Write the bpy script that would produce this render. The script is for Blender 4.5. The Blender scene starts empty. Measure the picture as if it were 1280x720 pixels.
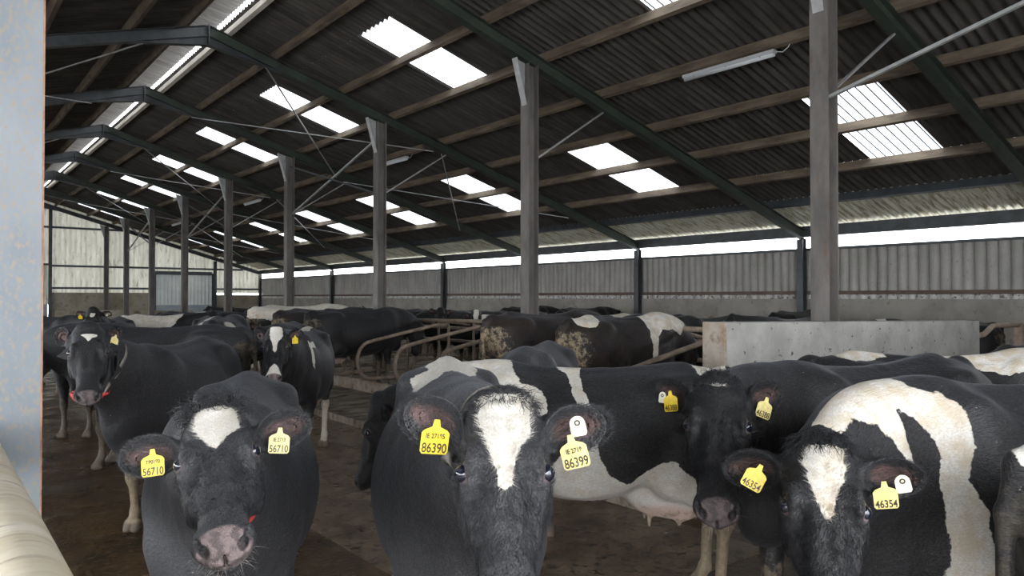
import bpy, bmesh, math, random
import numpy as np
from mathutils import Vector, Matrix

# ------------------------------------------------------------------ camera, sky, exposure
scene = bpy.context.scene
CAM_YAW, CAM_PITCH, CAM_H = 38.66, 0.74, 1.80     # X runs across the shed, Y along it
cam_data = bpy.data.cameras.new('camera'); cam = bpy.data.objects.new('camera', cam_data)
scene.collection.objects.link(cam); scene.camera = cam
cam_data.sensor_width = 36.0; cam_data.lens = 36.0 * 925 / 1280; cam_data.clip_start = 0.05; cam_data.clip_end = 400
cam.location = (0, 0, CAM_H); cam.rotation_euler = (math.radians(90 + CAM_PITCH), 0, -math.radians(CAM_YAW))

world = bpy.data.worlds.new('overcast_sky'); scene.world = world; world.use_nodes = True
_n = world.node_tree; _bg = _n.nodes['Background']
_tc = _n.nodes.new('ShaderNodeTexCoord'); _sp = _n.nodes.new('ShaderNodeSeparateXYZ'); _mr = _n.nodes.new('ShaderNodeMapRange'); _mx = _n.nodes.new('ShaderNodeMix'); _mx.data_type = 'RGBA'
_n.links.new(_tc.outputs['Generated'], _sp.inputs[0]); _n.links.new(_sp.outputs[2], _mr.inputs[0]); _mr.inputs[1].default_value = -0.1; _mr.inputs[2].default_value = 0.9
_n.links.new(_mr.outputs[0], _mx.inputs[0]); _mx.inputs[6].default_value = (0.92, 0.94, 0.97, 1); _mx.inputs[7].default_value = (0.86, 0.91, 1.0, 1)
_n.links.new(_mx.outputs[2], _bg.inputs[0]); _bg.inputs[1].default_value = 5.0
sun_data = bpy.data.lights.new('hazy_sun', 'SUN'); sun_data.energy = 0.5; sun_data.angle = math.radians(30); sun_data.color = (1.0, 0.96, 0.90)
sun = bpy.data.objects.new('hazy_sun', sun_data); scene.collection.objects.link(sun); sun.rotation_euler = (math.radians(52), 0, math.radians(-18))   # from behind, over the open front
scene.view_settings.view_transform = 'Standard'; scene.view_settings.look = 'None'; scene.view_settings.gamma = 1.0
scene.view_settings.exposure = 1.08
scene.cycles.max_bounces = 8; scene.cycles.diffuse_bounces = 5; scene.cycles.transmission_bounces = 6; scene.cycles.use_denoising = True
scene.cycles.sample_clamp_indirect = 8.0
rnd = random.Random(7); nrng = np.random.default_rng(7)
# ------------------------------------------------------------------ cattle: body surface from a blended solid
def unit(v):
    v = np.asarray(v, dtype=float); return v / np.linalg.norm(v)

def sstep(a, b, x):
    t = np.clip((x - a) / (b - a), 0, 1); return t * t * (3 - 2 * t)

def crom(xs, vals, n=240):
    """smooth table through stations"""
    xs = np.array(xs, float); vals = np.array(vals, float)
    m = np.gradient(vals, xs, axis=0)
    X = np.linspace(xs[0], xs[-1], n)
    i = np.clip(np.searchsorted(xs, X, side='right') - 1, 0, len(xs) - 2)
    h = xs[i + 1] - xs[i]; t = (X - xs[i]) / h
    t = t[:, None]; hh = h[:, None]
    V = (2*t**3 - 3*t**2 + 1) * vals[i] + (t**3 - 2*t**2 + t) * hh * m[i] + (-2*t**3 + 3*t**2) * vals[i+1] + (t**3 - t**2) * hh * m[i+1]
    return X, V

POLL = np.array([1.20, 0.0, 1.42])
HP = math.radians(40)
HU = np.array([math.cos(HP), 0, -math.sin(HP)])
HV = np.array([math.sin(HP), 0, math.cos(HP)])
HY = np.array([0, 1.0, 0])
HSC = 1.07
NK = 0.85
def ufwd(u): return np.where(np.asarray(u) > 0.2, 0.2 + (np.asarray(u) - 0.2)*NK, u)
def uinv(U): return np.where(U > 0.2, 0.2 + (U - 0.2)/NK, U)
def headpt(u, y, v):
    u = float(ufwd(u)); return POLL + HSC * (u * HU + y * HY + v * HV)

TRUNK = [  # x, top z, bottom z, half width
    (-0.97, 1.300, 1.150, 0.050), (-0.93, 1.375, 1.02, 0.115), (-0.84, 1.405, 0.93, 0.185), (-0.70, 1.430, 0.86, 0.250), (-0.55, 1.445, 0.79, 0.285),
    (-0.40, 1.425, 0.72, 0.305), (-0.15, 1.405, 0.63, 0.345), (0.10, 1.400, 0.62, 0.345), (0.32, 1.415, 0.66, 0.300),
    (0.50, 1.430, 0.70, 0.245), (0.64, 1.415, 0.73, 0.205), (0.76, 1.350, 0.78, 0.165), (0.86, 1.230, 0.88, 0.10)]
HEADST = [  # u, half width, top v, bottom v
    (-0.075, 0.035, -0.02, -0.09), (-0.05, 0.066, 0.032, -0.115), (-0.01, 0.086, 0.060, -0.150), (0.05, 0.094, 0.067, -0.190), (0.10, 0.096, 0.062, -0.220),
    (0.16, 0.092, 0.050, -0.226), (0.21, 0.083, 0.038, -0.212), (0.27, 0.071, 0.026, -0.185), (0.34, 0.062, 0.014, -0.155),
    (0.41, 0.060, 0.006, -0.135), (0.46, 0.062, 0.002, -0.128), (0.50, 0.062, -0.006, -0.115), (0.53, 0.052, -0.022, -0.100), (0.545, 0.036, -0.04, -0.08)]
EYE_U, EYE_Y, EYE_V, EYE_R = 0.166, 0.0900, 0.019, 0.0215
EYE_N = unit(np.array([0.10, 0.80, 0.52]))     # which way the eye looks (u, y, v)
EYE_L = unit(np.array([0.93, -0.28, 0.10])); EYE_L = unit(EYE_L - EYE_N * (EYE_L @ EYE_N)); EYE_S = np.cross(EYE_N, EYE_L)
EAR_ROOT = (0.020, 0.088, -0.035)
EAR_DIR = unit((0.02, 1.0, -0.10))     # local (u, y, v)
EAR_LEN = 0.185

def eardir(side):
    return np.array([EAR_DIR[0], side * EAR_DIR[1], EAR_DIR[2]])
def earframe(side):
    d = eardir(side); L = d[0]*HU + d[1]*HY + d[2]*HV
    f = unit(0.80 * HU + 0.60 * HV); f = unit(f - L * np.dot(f, L))     # opening faces forward
    w = np.cross(L, f)                                                # across the leaf
    return L, f, w
def earroot(side):
    return headpt(EAR_ROOT[0], side * EAR_ROOT[1], EAR_ROOT[2])

def cow_field(res):
    """res 1 = fine, larger = coarser.  Returns axes and signed field."""
    fine, coarse = 0.0065 * res, 0.019 * max(1.0, res * 0.62)
    def axis(a, b, c, d):
        return np.concatenate([np.arange(a, b, coarse), np.arange(b, c, fine), np.arange(c, d, coarse)])
    xs = axis(-1.12, 0.98, 1.74, 1.75); ys_h = np.concatenate([np.arange(fine/2, 0.17, fine), np.arange(0.17, 0.345, fine*1.15), np.arange(0.345, 0.42, coarse)])
    ys = np.concatenate([-ys_h[::-1], ys_h]); zs = axis(-0.04, 0.93, 1.60, 1.62)
    D = np.full((len(xs), len(ys), len(zs)), 1.0, np.float32)
    thick = 0.0062 if res <= 1.6 else 0.012
    def sub(lo, hi):
        i = np.searchsorted(xs, lo[0]), np.searchsorted(xs, hi[0]); j = np.searchsorted(ys, lo[1]), np.searchsorted(ys, hi[1]); k = np.searchsorted(zs, lo[2]), np.searchsorted(zs, hi[2])
        s = (slice(*i), slice(*j), slice(*k))
        return s, xs[s[0]][:, None, None].astype(np.float32), ys[s[1]][None, :, None].astype(np.float32), zs[s[2]][None, None, :].astype(np.float32)
    def add(s, d, k):
        if k > 0:
            h = np.clip(0.5 + 0.5 * (D[s] - d) / k, 0, 1); D[s] = D[s] * (1 - h) + d * h - k * h * (1 - h)
        else: D[s] = np.minimum(D[s], d)
    def cut(s, d, k):
        d = -d
        h = np.clip(0.5 - 0.5 * (D[s] - d) / k, 0, 1); D[s] = D[s] * (1 - h) + d * h + k * h * (1 - h)
    def cone(a, b, ra, rb, k, sy=1.0, both=False, op=add):
        for sgn in ((1, -1) if both else (1,)):
            A = np.array(a, float) * (1, sgn, 1); B = np.array(b, float) * (1, sgn, 1)
            m = max(ra, rb) * max(1, sy) + k + 0.03
            s, X, Y, Z = sub(np.minimum(A, B) - m, np.maximum(A, B) + m)
            AB = (B - A); AB2 = AB.copy(); AB2[1] /= sy; l2 = float(AB2 @ AB2)
            px, py, pz = X - A[0], (Y - A[1]) / sy, Z - A[2]
            t = np.clip((px * AB2[0] + py * AB2[1] + pz * AB2[2]) / l2, 0, 1)
            d = np.sqrt((px - t*AB2[0])**2 + (py - t*AB2[1])**2 + (pz - t*AB2[2])**2) - (ra + (rb - ra) * t)
            op(s, d * min(1.0, sy) , k)
    def ell(c, r, k, both=False, R=None, op=add):
        """ellipsoid at c radii r along columns of R"""
        for sgn in ((1, -1) if both else (1,)):
            C_ = np.array(c, float) * (1, sgn, 1); m = max(r) + k + 0.02
            s, X, Y, Z = sub(C_ - m, C_ + m)
            px, py, pz = X - C_[0], Y - C_[1], Z - C_[2]
            M = np.eye(3) if R is None else (np.array(R) if sgn > 0 else np.array([v * np.array((1, -1, 1)) for v in R]))
            q = [px*M[i][0] + py*M[i][1] + pz*M[i][2] for i in range(3)]
            k0 = np.sqrt(sum((q[i] / r[i])**2 for i in range(3))) + 1e-6; k1 = np.sqrt(sum((q[i] / r[i]**2)**2 for i in range(3))) + 1e-6
            op(s, k0 * (k0 - 1) / k1, k)
    # trunk
    tx, tv = crom([t[0] for t in TRUNK], [t[1:] for t in TRUNK])
    s, X, Y, Z = sub((-1.05, -0.40, 0.5), (0.95, 0.40, 1.52))
    xc = np.clip(X, tx[0], tx[-1]); top = np.interp(xc, tx, tv[:, 0]); bot = np.interp(xc, tx, tv[:, 1]); a = np.interp(xc, tx, tv[:, 2])
    zc = bot + (top - bot) * 0.46; b = np.where(Z > zc, top - zc, zc - bot); w = (Z - zc) / b
    g = 1 - 0.22 * np.clip(w, 0, 1)**1.5 - 0.10 * np.clip(-w, 0, 1)
    q = ((np.abs(Y) / (a * g))**2.25 + np.abs(w)**2.25)**(1 / 2.25)
    d = (q - 1) * np.minimum(a, b) * 0.9
    d = np.sqrt(np.maximum(d, 0)**2 + (X - xc)**2) + np.minimum(d, 0)
    D[s] = np.minimum(D[s], d.astype(np.float32))
    # spine ridge, hooks, pins, ribs
    cone((0.52, 0, 1.385), (-0.10, 0, 1.365), 0.045, 0.035, 0.06); cone((-0.10, 0, 1.365), (-0.60, 0, 1.41), 0.035, 0.035, 0.05)
    ell((-0.52, 0.205, 1.325), (0.10, 0.050, 0.055), 0.10, True); ell((-0.90, 0.105, 1.265), (0.06, 0.045, 0.055), 0.06, True)
    ell((0.05, 0.23, 0.98), (0.42, 0.115, 0.28), 0.10, True)
    for rx in (0.10, 0.0, -0.10, -0.20): cone((rx + 0.03, 0.20, 1.24), (rx - 0.06, 0.325, 0.92), 0.012, 0.012, 0.05, both=True)
    ell((-0.33, 0.36, 1.24), (0.11, 0.06, 0.09), 0.07, True, op=cut)            # hollow of the flank
    ell((-0.72, 0.30, 1.36), (0.12, 0.07, 0.05), 0.08, True, op=cut)
    # shoulders and forelegs
    ell((0.46, 0.150, 1.12), (0.16, 0.105, 0.28), 0.09, True); ell((0.56, 0.15, 0.92), (0.13, 0.09, 0.15), 0.08, True)
    cone((0.48, 0.175, 0.88), (0.44, 0.185, 0.70), 0.105, 0.080, 0.08, both=True)
    cone((0.44, 0.185, 0.70), (0.46, 0.165, 0.43), 0.068, 0.045, 0.04, both=True)
    ell((0.467, 0.163, 0.405), (0.050, 0.046, 0.062), 0.03, True)
    cone((0.46, 0.163, 0.39), (0.45, 0.163, 0.16), 0.033, 0.030, 0.03, both=True)
    ell((0.450, 0.163, 0.135), (0.042, 0.040, 0.040), 0.02, True); cone((0.455, 0.163, 0.13), (0.49, 0.163, 0.06), 0.032, 0.040, 0.02, both=True)
    for dy in (0.030, -0.030):
        cone((0.490, 0.163 + dy, 0.060), (0.525, 0.163 + dy * 1.05, 0.012), 0.036, 0.034, 0.008, both=True)
        cone((0.45, 0.163 + dy, 0.03), (0.50, 0.163 + dy, 0.02), 0.030, 0.036, 0.010, both=True)
    # brisket
    ell((0.70, 0, 0.86), (0.16, 0.115, 0.17), 0.10); cone((0.82, 0, 0.98), (1.10, 0, 1.20), 0.055, 0.035, 0.07, sy=0.6)
    # hindquarters
    ell((-0.68, 0.150, 1.10), (0.22, 0.115, 0.26), 0.09, True); cone((-0.60, 0.195, 1.00), (-0.47, 0.215, 0.78), 0.150, 0.105, 0.08, sy=0.72, both=True)
    cone((-0.78, 0.16, 1.02), (-0.76, 0.165, 0.76), 0.125, 0.075, 0.07, sy=0.8, both=True)
    cone((-0.50, 0.215, 0.80), (-0.80, 0.175, 0.57), 0.105, 0.052, 0.06, sy=0.85, both=True)
    cone((-0.86, 0.170, 0.62), (-0.80, 0.175, 0.50), 0.022, 0.030, 0.04, both=True)
    ell((-0.815, 0.172, 0.525), (0.062, 0.040, 0.070), 0.04, True)
    cone((-0.805, 0.172, 0.50), (-0.785, 0.168, 0.17), 0.038, 0.032, 0.03, both=True)
    ell((-0.780, 0.168, 0.140), (0.044, 0.041, 0.042), 0.02, True); cone((-0.780, 0.168, 0.135), (-0.735, 0.168, 0.06), 0.034, 0.040, 0.02, both=True)
    for dy in (0.030, -0.030):
        cone((-0.735, 0.168 + dy, 0.060), (-0.700, 0.168 + dy * 1.05, 0.012), 0.036, 0.034, 0.008, both=True)
        cone((-0.775, 0.168 + dy, 0.03), (-0.72, 0.168 + dy, 0.02), 0.030, 0.036, 0.010, both=True)
    # udder and teats, tail
    ell((-0.47, 0.0, 0.665), (0.23, 0.175, 0.155), 0.07); ell((-0.58, 0.07, 0.63), (0.13, 0.09, 0.13), 0.04, True)
    for tx_, ty_ in ((-0.38, 0.075), (-0.56, 0.07)): cone((tx_, ty_, 0.56), (tx_, ty_ * 1.1, 0.475), 0.018, 0.012, 0.02, both=True)
    cone((-0.86, 0, 1.385), (-0.97, 0, 1.34), 0.042, 0.034, 0.05); cone((-0.97, 0, 1.34), (-1.005, 0, 1.20), 0.032, 0.025, 0.03)
    cone((-1.005, 0, 1.20), (-1.01, 0, 0.80), 0.025, 0.019, 0.02); cone((-1.01, 0, 0.80), (-1.0, 0, 0.60), 0.022, 0.042, 0.03); cone((-1.0, 0, 0.60), (-0.99, 0, 0.42), 0.042, 0.012, 0.03)
    # neck
    cone((0.56, 0, 1.16), (0.84, 0, 1.25), 0.262, 0.205, 0.10, sy=0.72); cone((0.82, 0, 1.245), (1.14, 0, 1.335), 0.195, 0.128, 0.08, sy=0.70)
    cone((0.60, 0, 1.335), (1.14, 0, 1.425), 0.06, 0.050, 0.08)
    cone((0.86, 0, 1.06), (1.16, 0, 1.22), 0.06, 0.05, 0.07, sy=0.5)
    # head
    hx, hv = crom([t[0] for t in HEADST], [t[1:] for t in HEADST])
    s, X, Y, Z = sub((0.95, -0.16, 0.90), (1.74, 0.16, 1.58))
    px, pz = (X - POLL[0]) / HSC, (Z - POLL[2]) / HSC; U = uinv(px * HU[0] + pz * HU[2]); V = px * HV[0] + pz * HV[2]
    uc = np.clip(U, hx[0], hx[-1]); a = np.interp(uc, hx, hv[:, 0]); top = np.interp(uc, hx, hv[:, 1]); bot = np.interp(uc, hx, hv[:, 2])
    vc = bot + (top - bot) * 0.62; b = np.where(V > vc, top - vc, vc - bot); w = (V - vc) / b
    g = 1 - 0.42 * np.clip(-w, 0, 1)**1.3 - 0.06 * np.clip(w, 0, 1)
    n = 2.35
    q = ((np.abs(Y) / HSC / (a * g))**n + np.abs(w)**n)**(1 / n)
    d = (q - 1) * np.minimum(a, b) * 0.92; d = (np.sqrt(np.maximum(d, 0)**2 + (U - uc)**2) + np.minimum(d, 0)) * HSC
    add(s, d.astype(np.float32), 0.055)
    RH = [HU, HY, HV]
    def hc(u, y, v, u2, y2, v2, r1, r2, k, both=True, op=add): cone(headpt(u, y, v), headpt(u2, y2, v2), r1, r2, k, both=both, op=op)
    def he(u, y, v, r, k, both=True, op=add): ell(headpt(u, y, v), r, k, both=both, R=RH, op=op)
    he(-0.018, 0, 0.050, (0.045, 0.060, 0.034), 0.03, False)                     # poll
    he(0.164, 0.074, 0.014, (0.046, 0.034, 0.036), 0.022)                       # orbit
    hc(0.130, 0.078, 0.048, 0.180, 0.076, 0.046, 0.014, 0.012, 0.016)           # brow
    hc(0.150, 0.098, -0.008, 0.195, 0.088, -0.004, 0.010, 0.008, 0.014)         # lower lid
    hc(0.190, 0.086, -0.020, 0.31, 0.066, -0.040, 0.015, 0.012, 0.030)          # facial crest
    he(0.16, 0.080, -0.105, (0.085, 0.026, 0.070), 0.04)                        # cheek muscle
    hc(0.12, 0.055, 0.030, 0.30, 0.026, 0.006, 0.020, 0.014, 0.03)              # bridge edges
    he(0.235, 0.060, 0.040, (0.05, 0.014, 0.025), 0.03, op=cut)                 # hollow before the eye
    he(0.078, 0.108, 0.012, (0.040, 0.014, 0.024), 0.03, op=cut)                # temple
    he(0.484, 0.024, -0.045, (0.046, 0.043, 0.044), 0.03)                       # nose pad
    he(0.487, 0.050, -0.040, (0.030, 0.020, 0.028), 0.018)                      # nostril wings
    he(0.455, 0, -0.118, (0.055, 0.044, 0.024), 0.022, False)                   # lower lip
    he(0.522, 0.043, -0.032, (0.024, 0.0125, 0.0155), 0.006, op=cut)            # nostril
    he(0.508, 0.059, -0.018, (0.018, 0.008, 0.013), 0.008, op=cut)
    he(0.49, 0, -0.098, (0.072, 0.075, 0.0032), 0.009, False, op=cut)           # mouth
    he(0.545, 0, -0.06, (0.030, 0.0035, 0.03), 0.007, False, op=cut)
    # eye opening
    def l2w(q): return q[0]*HU + q[1]*HY + q[2]*HV
    RE = [l2w(EYE_L), l2w(EYE_N), l2w(EYE_S)]
    ec = np.array([EYE_U, EYE_Y, EYE_V])
    o_ = ec + EYE_N*0.016; ell(headpt(*o_), (0.0250, 0.016, 0.0150), 0.005, both=True, R=RE, op=cut)
    i_ = ec + EYE_L*0.026 + EYE_N*0.012; ell(headpt(*i_), (0.014, 0.007, 0.0045), 0.006, both=True, R=RE, op=cut)
    ell(headpt(*ec), (EYE_R*0.9,)*3, 0.003, both=True, R=RH)
    # ears
    for side in (1, -1):
        L, f, w = earframe(side); R0 = earroot(side)
        cone(R0 - L * 0.02, R0 + L * 0.06, 0.036, 0.030, 0.025)
        mc = R0 + L * (EAR_LEN * 0.56)
        ell(mc, (EAR_LEN * 0.50, 0.066, 0.038), 0.022, R=[L, w, f])
        oc = R0 + L * (EAR_LEN * 0.61) + f * (0.027)
        ell(oc - f * thick * 0.2, (EAR_LEN * 0.495, 0.0680, 0.0635 - thick), 0.008, R=[L, w, f], op=cut)
    # feet on the ground
    D = np.maximum(D, (-zs)[None, None, :].astype(np.float32))
    return xs, ys, zs, D

def surface_nets(xs, ys, zs, D):
    ins = D < 0
    nx, ny, nz = D.shape
    c = ins[:-1, :-1, :-1].astype(np.int8)
    cnt = np.zeros((nx-1, ny-1, nz-1), np.int8)
    for i in (0, 1):
        for j in (0, 1):
            for k in (0, 1): cnt += ins[i:nx-1+i, j:ny-1+j, k:nz-1+k]
    act = (cnt > 0) & (cnt < 8)
    idx = -np.ones(act.shape, np.int64); I, J, K = np.nonzero(act); idx[I, J, K] = np.arange(len(I))
    P = np.zeros((len(I), 3)); N = np.zeros(len(I))
    ax = (xs, ys, zs); base = (I, J, K)
    corners = [(i, j, k) for i in (0, 1) for j in (0, 1) for k in (0, 1)]
    for a in corners:
        for d in range(3):
            if a[d]: continue
            b = list(a); b[d] = 1
            A = tuple(base[m] + a[m] for m in range(3)); B = tuple(base[m] + b[m] for m in range(3))
            va, vb = D[A].astype(float), D[B].astype(float); m = (va < 0) != (vb < 0)
            t = np.where(m, va / np.where(m, va - vb, 1), 0)
            for q in range(3):
                P[:, q] += np.where(m, ax[q][A[q]] + t * (ax[q][B[q]] - ax[q][A[q]]), 0)
            N += m
    P /= N[:, None]
    quads = []
    for d in range(3):
        e, f = [(1, 2), (2, 0), (0, 1)][d]
        sl0 = [slice(1, -1)] * 3; sl0[d] = slice(0, -1); sl1 = list(sl0); sl1[d] = slice(1, None)
        a, b = ins[tuple(sl0)], ins[tuple(sl1)]
        G = list(np.nonzero(a != b)); flip = a[tuple(G)]
        for m in range(3):
            if m != d: G[m] = G[m] + 1
        def cell(de, df):
            g = [x.copy() for x in G]; g[e] = g[e] - de; g[f] = g[f] - df
            return idx[tuple(g)]
        q = np.stack([cell(1, 1), cell(0, 1), cell(0, 0), cell(1, 0)], 1)
        q[~flip] = q[~flip][:, ::-1]
        quads.append(q)
    return P, np.concatenate(quads)

def relax(P, Q, it=2):
    E = np.concatenate([Q[:, [0, 1]], Q[:, [1, 2]], Q[:, [2, 3]], Q[:, [3, 0]]])
    for n in range(it):
        for lam in (0.5, -0.52):
            S = np.zeros_like(P); Cn = np.zeros(len(P))
            for q in range(3):
                S[:, q] = np.bincount(E[:, 0], P[E[:, 1], q], len(P)) + np.bincount(E[:, 1], P[E[:, 0], q], len(P))
            Cn = np.bincount(E[:, 0], minlength=len(P)) + np.bincount(E[:, 1], minlength=len(P))
            P = P + lam * (S / Cn[:, None] - P)
    return P

_bases = {}
def cow_base(res):
    if res not in _bases:
        xs, ys, zs, D = cow_field(res)
        P, Q = surface_nets(xs, ys, zs, D)
        P = relax(P, Q, 2)
        _bases[res] = (P, Q)
    return _bases[res]

def rodr(P, piv, axis, ang):
    """rotate points about piv by per-point angles"""
    axis = unit(axis); v = P - piv; ang = np.asarray(ang)
    c = np.cos(ang)[..., None]; s = np.sin(ang)[..., None]
    return piv + v * c + np.cross(np.broadcast_to(axis, v.shape), v) * s + axis * (v @ axis)[..., None] * (1 - c)
def rotm(axis, ang):
    return np.stack([rodr(e[None], np.zeros(3), axis, np.array([ang]))[0] for e in np.eye(3)], 1)
def mat_axis(R):
    a = math.acos(max(-1, min(1, (np.trace(R) - 1) / 2)))
    if a < 1e-5: return np.array([0, 0, 1.0]), 0.0
    ax = np.array([R[2, 1] - R[1, 2], R[0, 2] - R[2, 0], R[1, 0] - R[0, 1]])
    return unit(ax), a

NECK0 = np.array([0.60, 0, 1.16]); NDIR = unit(POLL - NECK0); NLEN = np.linalg.norm(POLL - NECK0)
HSPLIT = unit(NDIR + HU)
class Pose:
    """neck yaw/pitch in degrees (pitch + lowers), head frame, ear turns, leg swings"""
    def __init__(s, ny=0, npitch=0, hy=0, hp=0, hr=0, ears=((0, 0), (0, 0)), legs=(0, 0, 0, 0), tail=0, lie=0):
        s.ny, s.np_, s.hy, s.hp, s.hr, s.ears, s.legs, s.tail, s.lie = math.radians(ny), math.radians(npitch), hy, hp, hr, ears, legs, tail, lie
        s.Rh = None
    def neck_rot(s):
        return rotm((0, 0, 1), s.ny) @ rotm((0, 1, 0), s.np_)
    def head_delta(s):
        if s.Rh is not None: return s.Rh
        return rotm((0, 0, 1), math.radians(s.hy)) @ rotm((0, 1, 0), math.radians(s.hp)) @ rotm(HU, math.radians(s.hr))
    def aim(s, u, v):
        """choose the head turn so that the face axis is u and its brow normal v, in body coordinates"""
        u = unit(u); v = unit(np.array(v) - u * np.dot(u, v)); y = np.cross(v, u)
        want = np.stack([u, y, v], 1); rest = np.stack([HU, HY, HV], 1)
        s.Rh = s.neck_rot().T @ want @ rest.T
    def apply(s, P):
        P = np.asarray(P, float); W = P.copy()
        rel = P - POLL; sh = rel @ HSPLIT
        near = np.linalg.norm(rel, axis=-1) < 0.75
        wh = sstep(-0.13, 0.03, sh); wh = np.where((np.abs(P[..., 1]) > 0.10) & (sh > -0.22) & near & (P[..., 0] > 1.02), np.maximum(wh, sstep(0.10, 0.135, np.abs(P[..., 1]))), wh)
        # ears
        for si, side in enumerate((1, -1)):
            L, f, w = earframe(side); R0 = earroot(side)
            t = (P - R0) @ L; m = sstep(-0.01, 0.05, t) * (np.abs((P - R0) @ f) < 0.10) * (np.abs((P - R0) @ w) < 0.10) * (P[..., 1] * side > 0)
            drop, back = s.ears[si][:2]
            tw = s.ears[si][2] if len(s.ears[si]) > 2 else 0
            if tw: W = rodr(W, R0, L, m * math.radians(tw))
            W = rodr(W, R0, HU, m * math.radians(drop) * -side)      # + droops
            W = rodr(W, R0, HV, m * math.radians(back) * side)       # + sweeps back
        ax, an = mat_axis(s.head_delta())
        W = rodr(W, POLL, ax, wh * an)
        # neck, five joints
        t = (P - NECK0) @ NDIR / NLEN
        low = sstep(0.62, 0.86, P[..., 2]) if not s.lie else sstep(0.62, 0.86, P[..., 2])
        axn, ann = mat_axis(s.neck_rot())
        for j in (4, 3, 2, 1, 0):
            tj = j * 0.2; piv = NECK0 + NDIR * NLEN * tj
            wj = sstep(tj - 0.16, tj + 0.16, t); wj = np.where(wh > 0.5, 1.0, wj) * np.where(P[..., 0] > 1.0, 1.0, low)
            W = rodr(W, piv, axn, wj * ann / 5)
        # legs: hip swing, with the knee / hock easing back
        for li, (px, pz, kx, kz, sx, sy) in enumerate(((0.48, 0.98, 0.46, 0.42, 1, 1), (0.48, 0.98, 0.46, 0.42, 1, -1), (-0.62, 1.05, -0.80, 0.55, -1, 1), (-0.62, 1.05, -0.80, 0.55, -1, -1))):
            a = math.radians(s.legs[li])
            if not a: continue
            side = sstep(0.02, 0.10, P[..., 1] * sy) * (np.sign(P[..., 0]) == sx) * (P[..., 0] > -0.93)
            wk = side * sstep(kz + 0.10, kz - 0.10, P[..., 2]); whp = side * sstep(pz - 0.05, pz - 0.42, P[..., 2])
            W = rodr(W, np.array([kx, 0.165 * sy, kz]), (0, 1, 0), wk * a * 0.5)
            W = rodr(W, np.array([px, 0.165 * sy, pz]), (0, 1, 0), -whp * a)
        if s.tail:
            wt = sstep(-0.985, -1.0, P[..., 0]) * sstep(1.30, 0.9, P[..., 2]); W = rodr(W, np.array([-0.99, 0, 1.28]), (1, 0, 0), wt * math.radians(s.tail))
        if s.lie:   # lying: legs fold under, trunk sinks to the bed
            z = W[..., 2]; under = sstep(0.72, 0.45, P[..., 2])
            W[..., 2] = np.where(P[..., 2] < 0.62, 0.60 + (P[..., 2] - 0.62) * 0.10, z)
            W[..., 2] -= 0.535
        return W

# coat: signed patch field in the straight-standing coordinates (positive = white)
def coat_field(P, whites, blacks=(), blaze=None, skin_extra=0.0):
    F = np.full(len(P), -1.0)
    def shape(s):
        c = np.array(s[0:3], float); r = np.array(s[3:6], float)
        sgn = s[6] if len(s) > 6 else 0     # 0 both sides, 1 left only, -1 right only
        Q = P.copy()
        if sgn == 0: Q[:, 1] = np.abs(Q[:, 1])
        k = np.sqrt((((Q - c) / r)**2).sum(1)); d = (1 - k) * r.min()
        if len(s) > 7 and s[7]: pass
        return d
    def polyd(s):
        side, pg = s[1], np.array(s[2], float); X, Z = P[:, 0], P[:, 2]
        dd = np.full(len(P), 1e9); ins = np.zeros(len(P), bool)
        for a, b in zip(pg, np.roll(pg, -1, 0)):
            e = b - a; wx, wz = X - a[0], Z - a[1]; t = np.clip((wx*e[0] + wz*e[1]) / (e @ e + 1e-12), 0, 1)
            dd = np.minimum(dd, (wx - t*e[0])**2 + (wz - t*e[1])**2)
            c = ((a[1] > Z) != (b[1] > Z)); ins ^= c & (X < (b[0]-a[0])*(Z-a[1])/(b[1]-a[1] + 1e-12) + a[0])
        d = np.sqrt(dd) * np.where(ins, 1, -1)
        return np.where(P[:, 1]*side > -0.03, d, np.minimum(d, -0.02 - (np.abs(P[:, 1]) - 0.03)))
    _sh = shape
    shape = lambda s: polyd(s) if s[0] == 'poly' else _sh(s)
    for s_ in whites: F = np.maximum(F, shape(s_))
    for s_ in blacks: F = np.minimum(F, -shape(s_))
    rel = (P - POLL) / HSC; U = uinv(rel @ HU); V = rel @ HV; Y = rel[:, 1]
    hd = (U > -0.02) & (P[:, 0] > 1.02) & (np.abs(Y) < 0.13)
    if blaze:
        us = [b[0] for b in blaze]; hw = [b[1] for b in blaze]
        off = [b[2] if len(b) > 2 else 0.0 for b in blaze]
        h = np.interp(U, us, hw, left=-0.2, right=-0.2) - np.abs(Y - np.interp(U, us, off)); h = np.minimum(h, (V + 0.045) * 0.7)
        F = np.where(hd, np.maximum(h, np.where(U < 0.55, -0.2, F)), F)
    else: F = np.where(hd | (np.linalg.norm(P - POLL, axis=1) < 0.2), -0.2, F)
    ear = (np.abs(P[:, 1]) > 0.13) & (P[:, 0] > 1.05); F = np.where(ear, -0.2, F)
    return F

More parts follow.
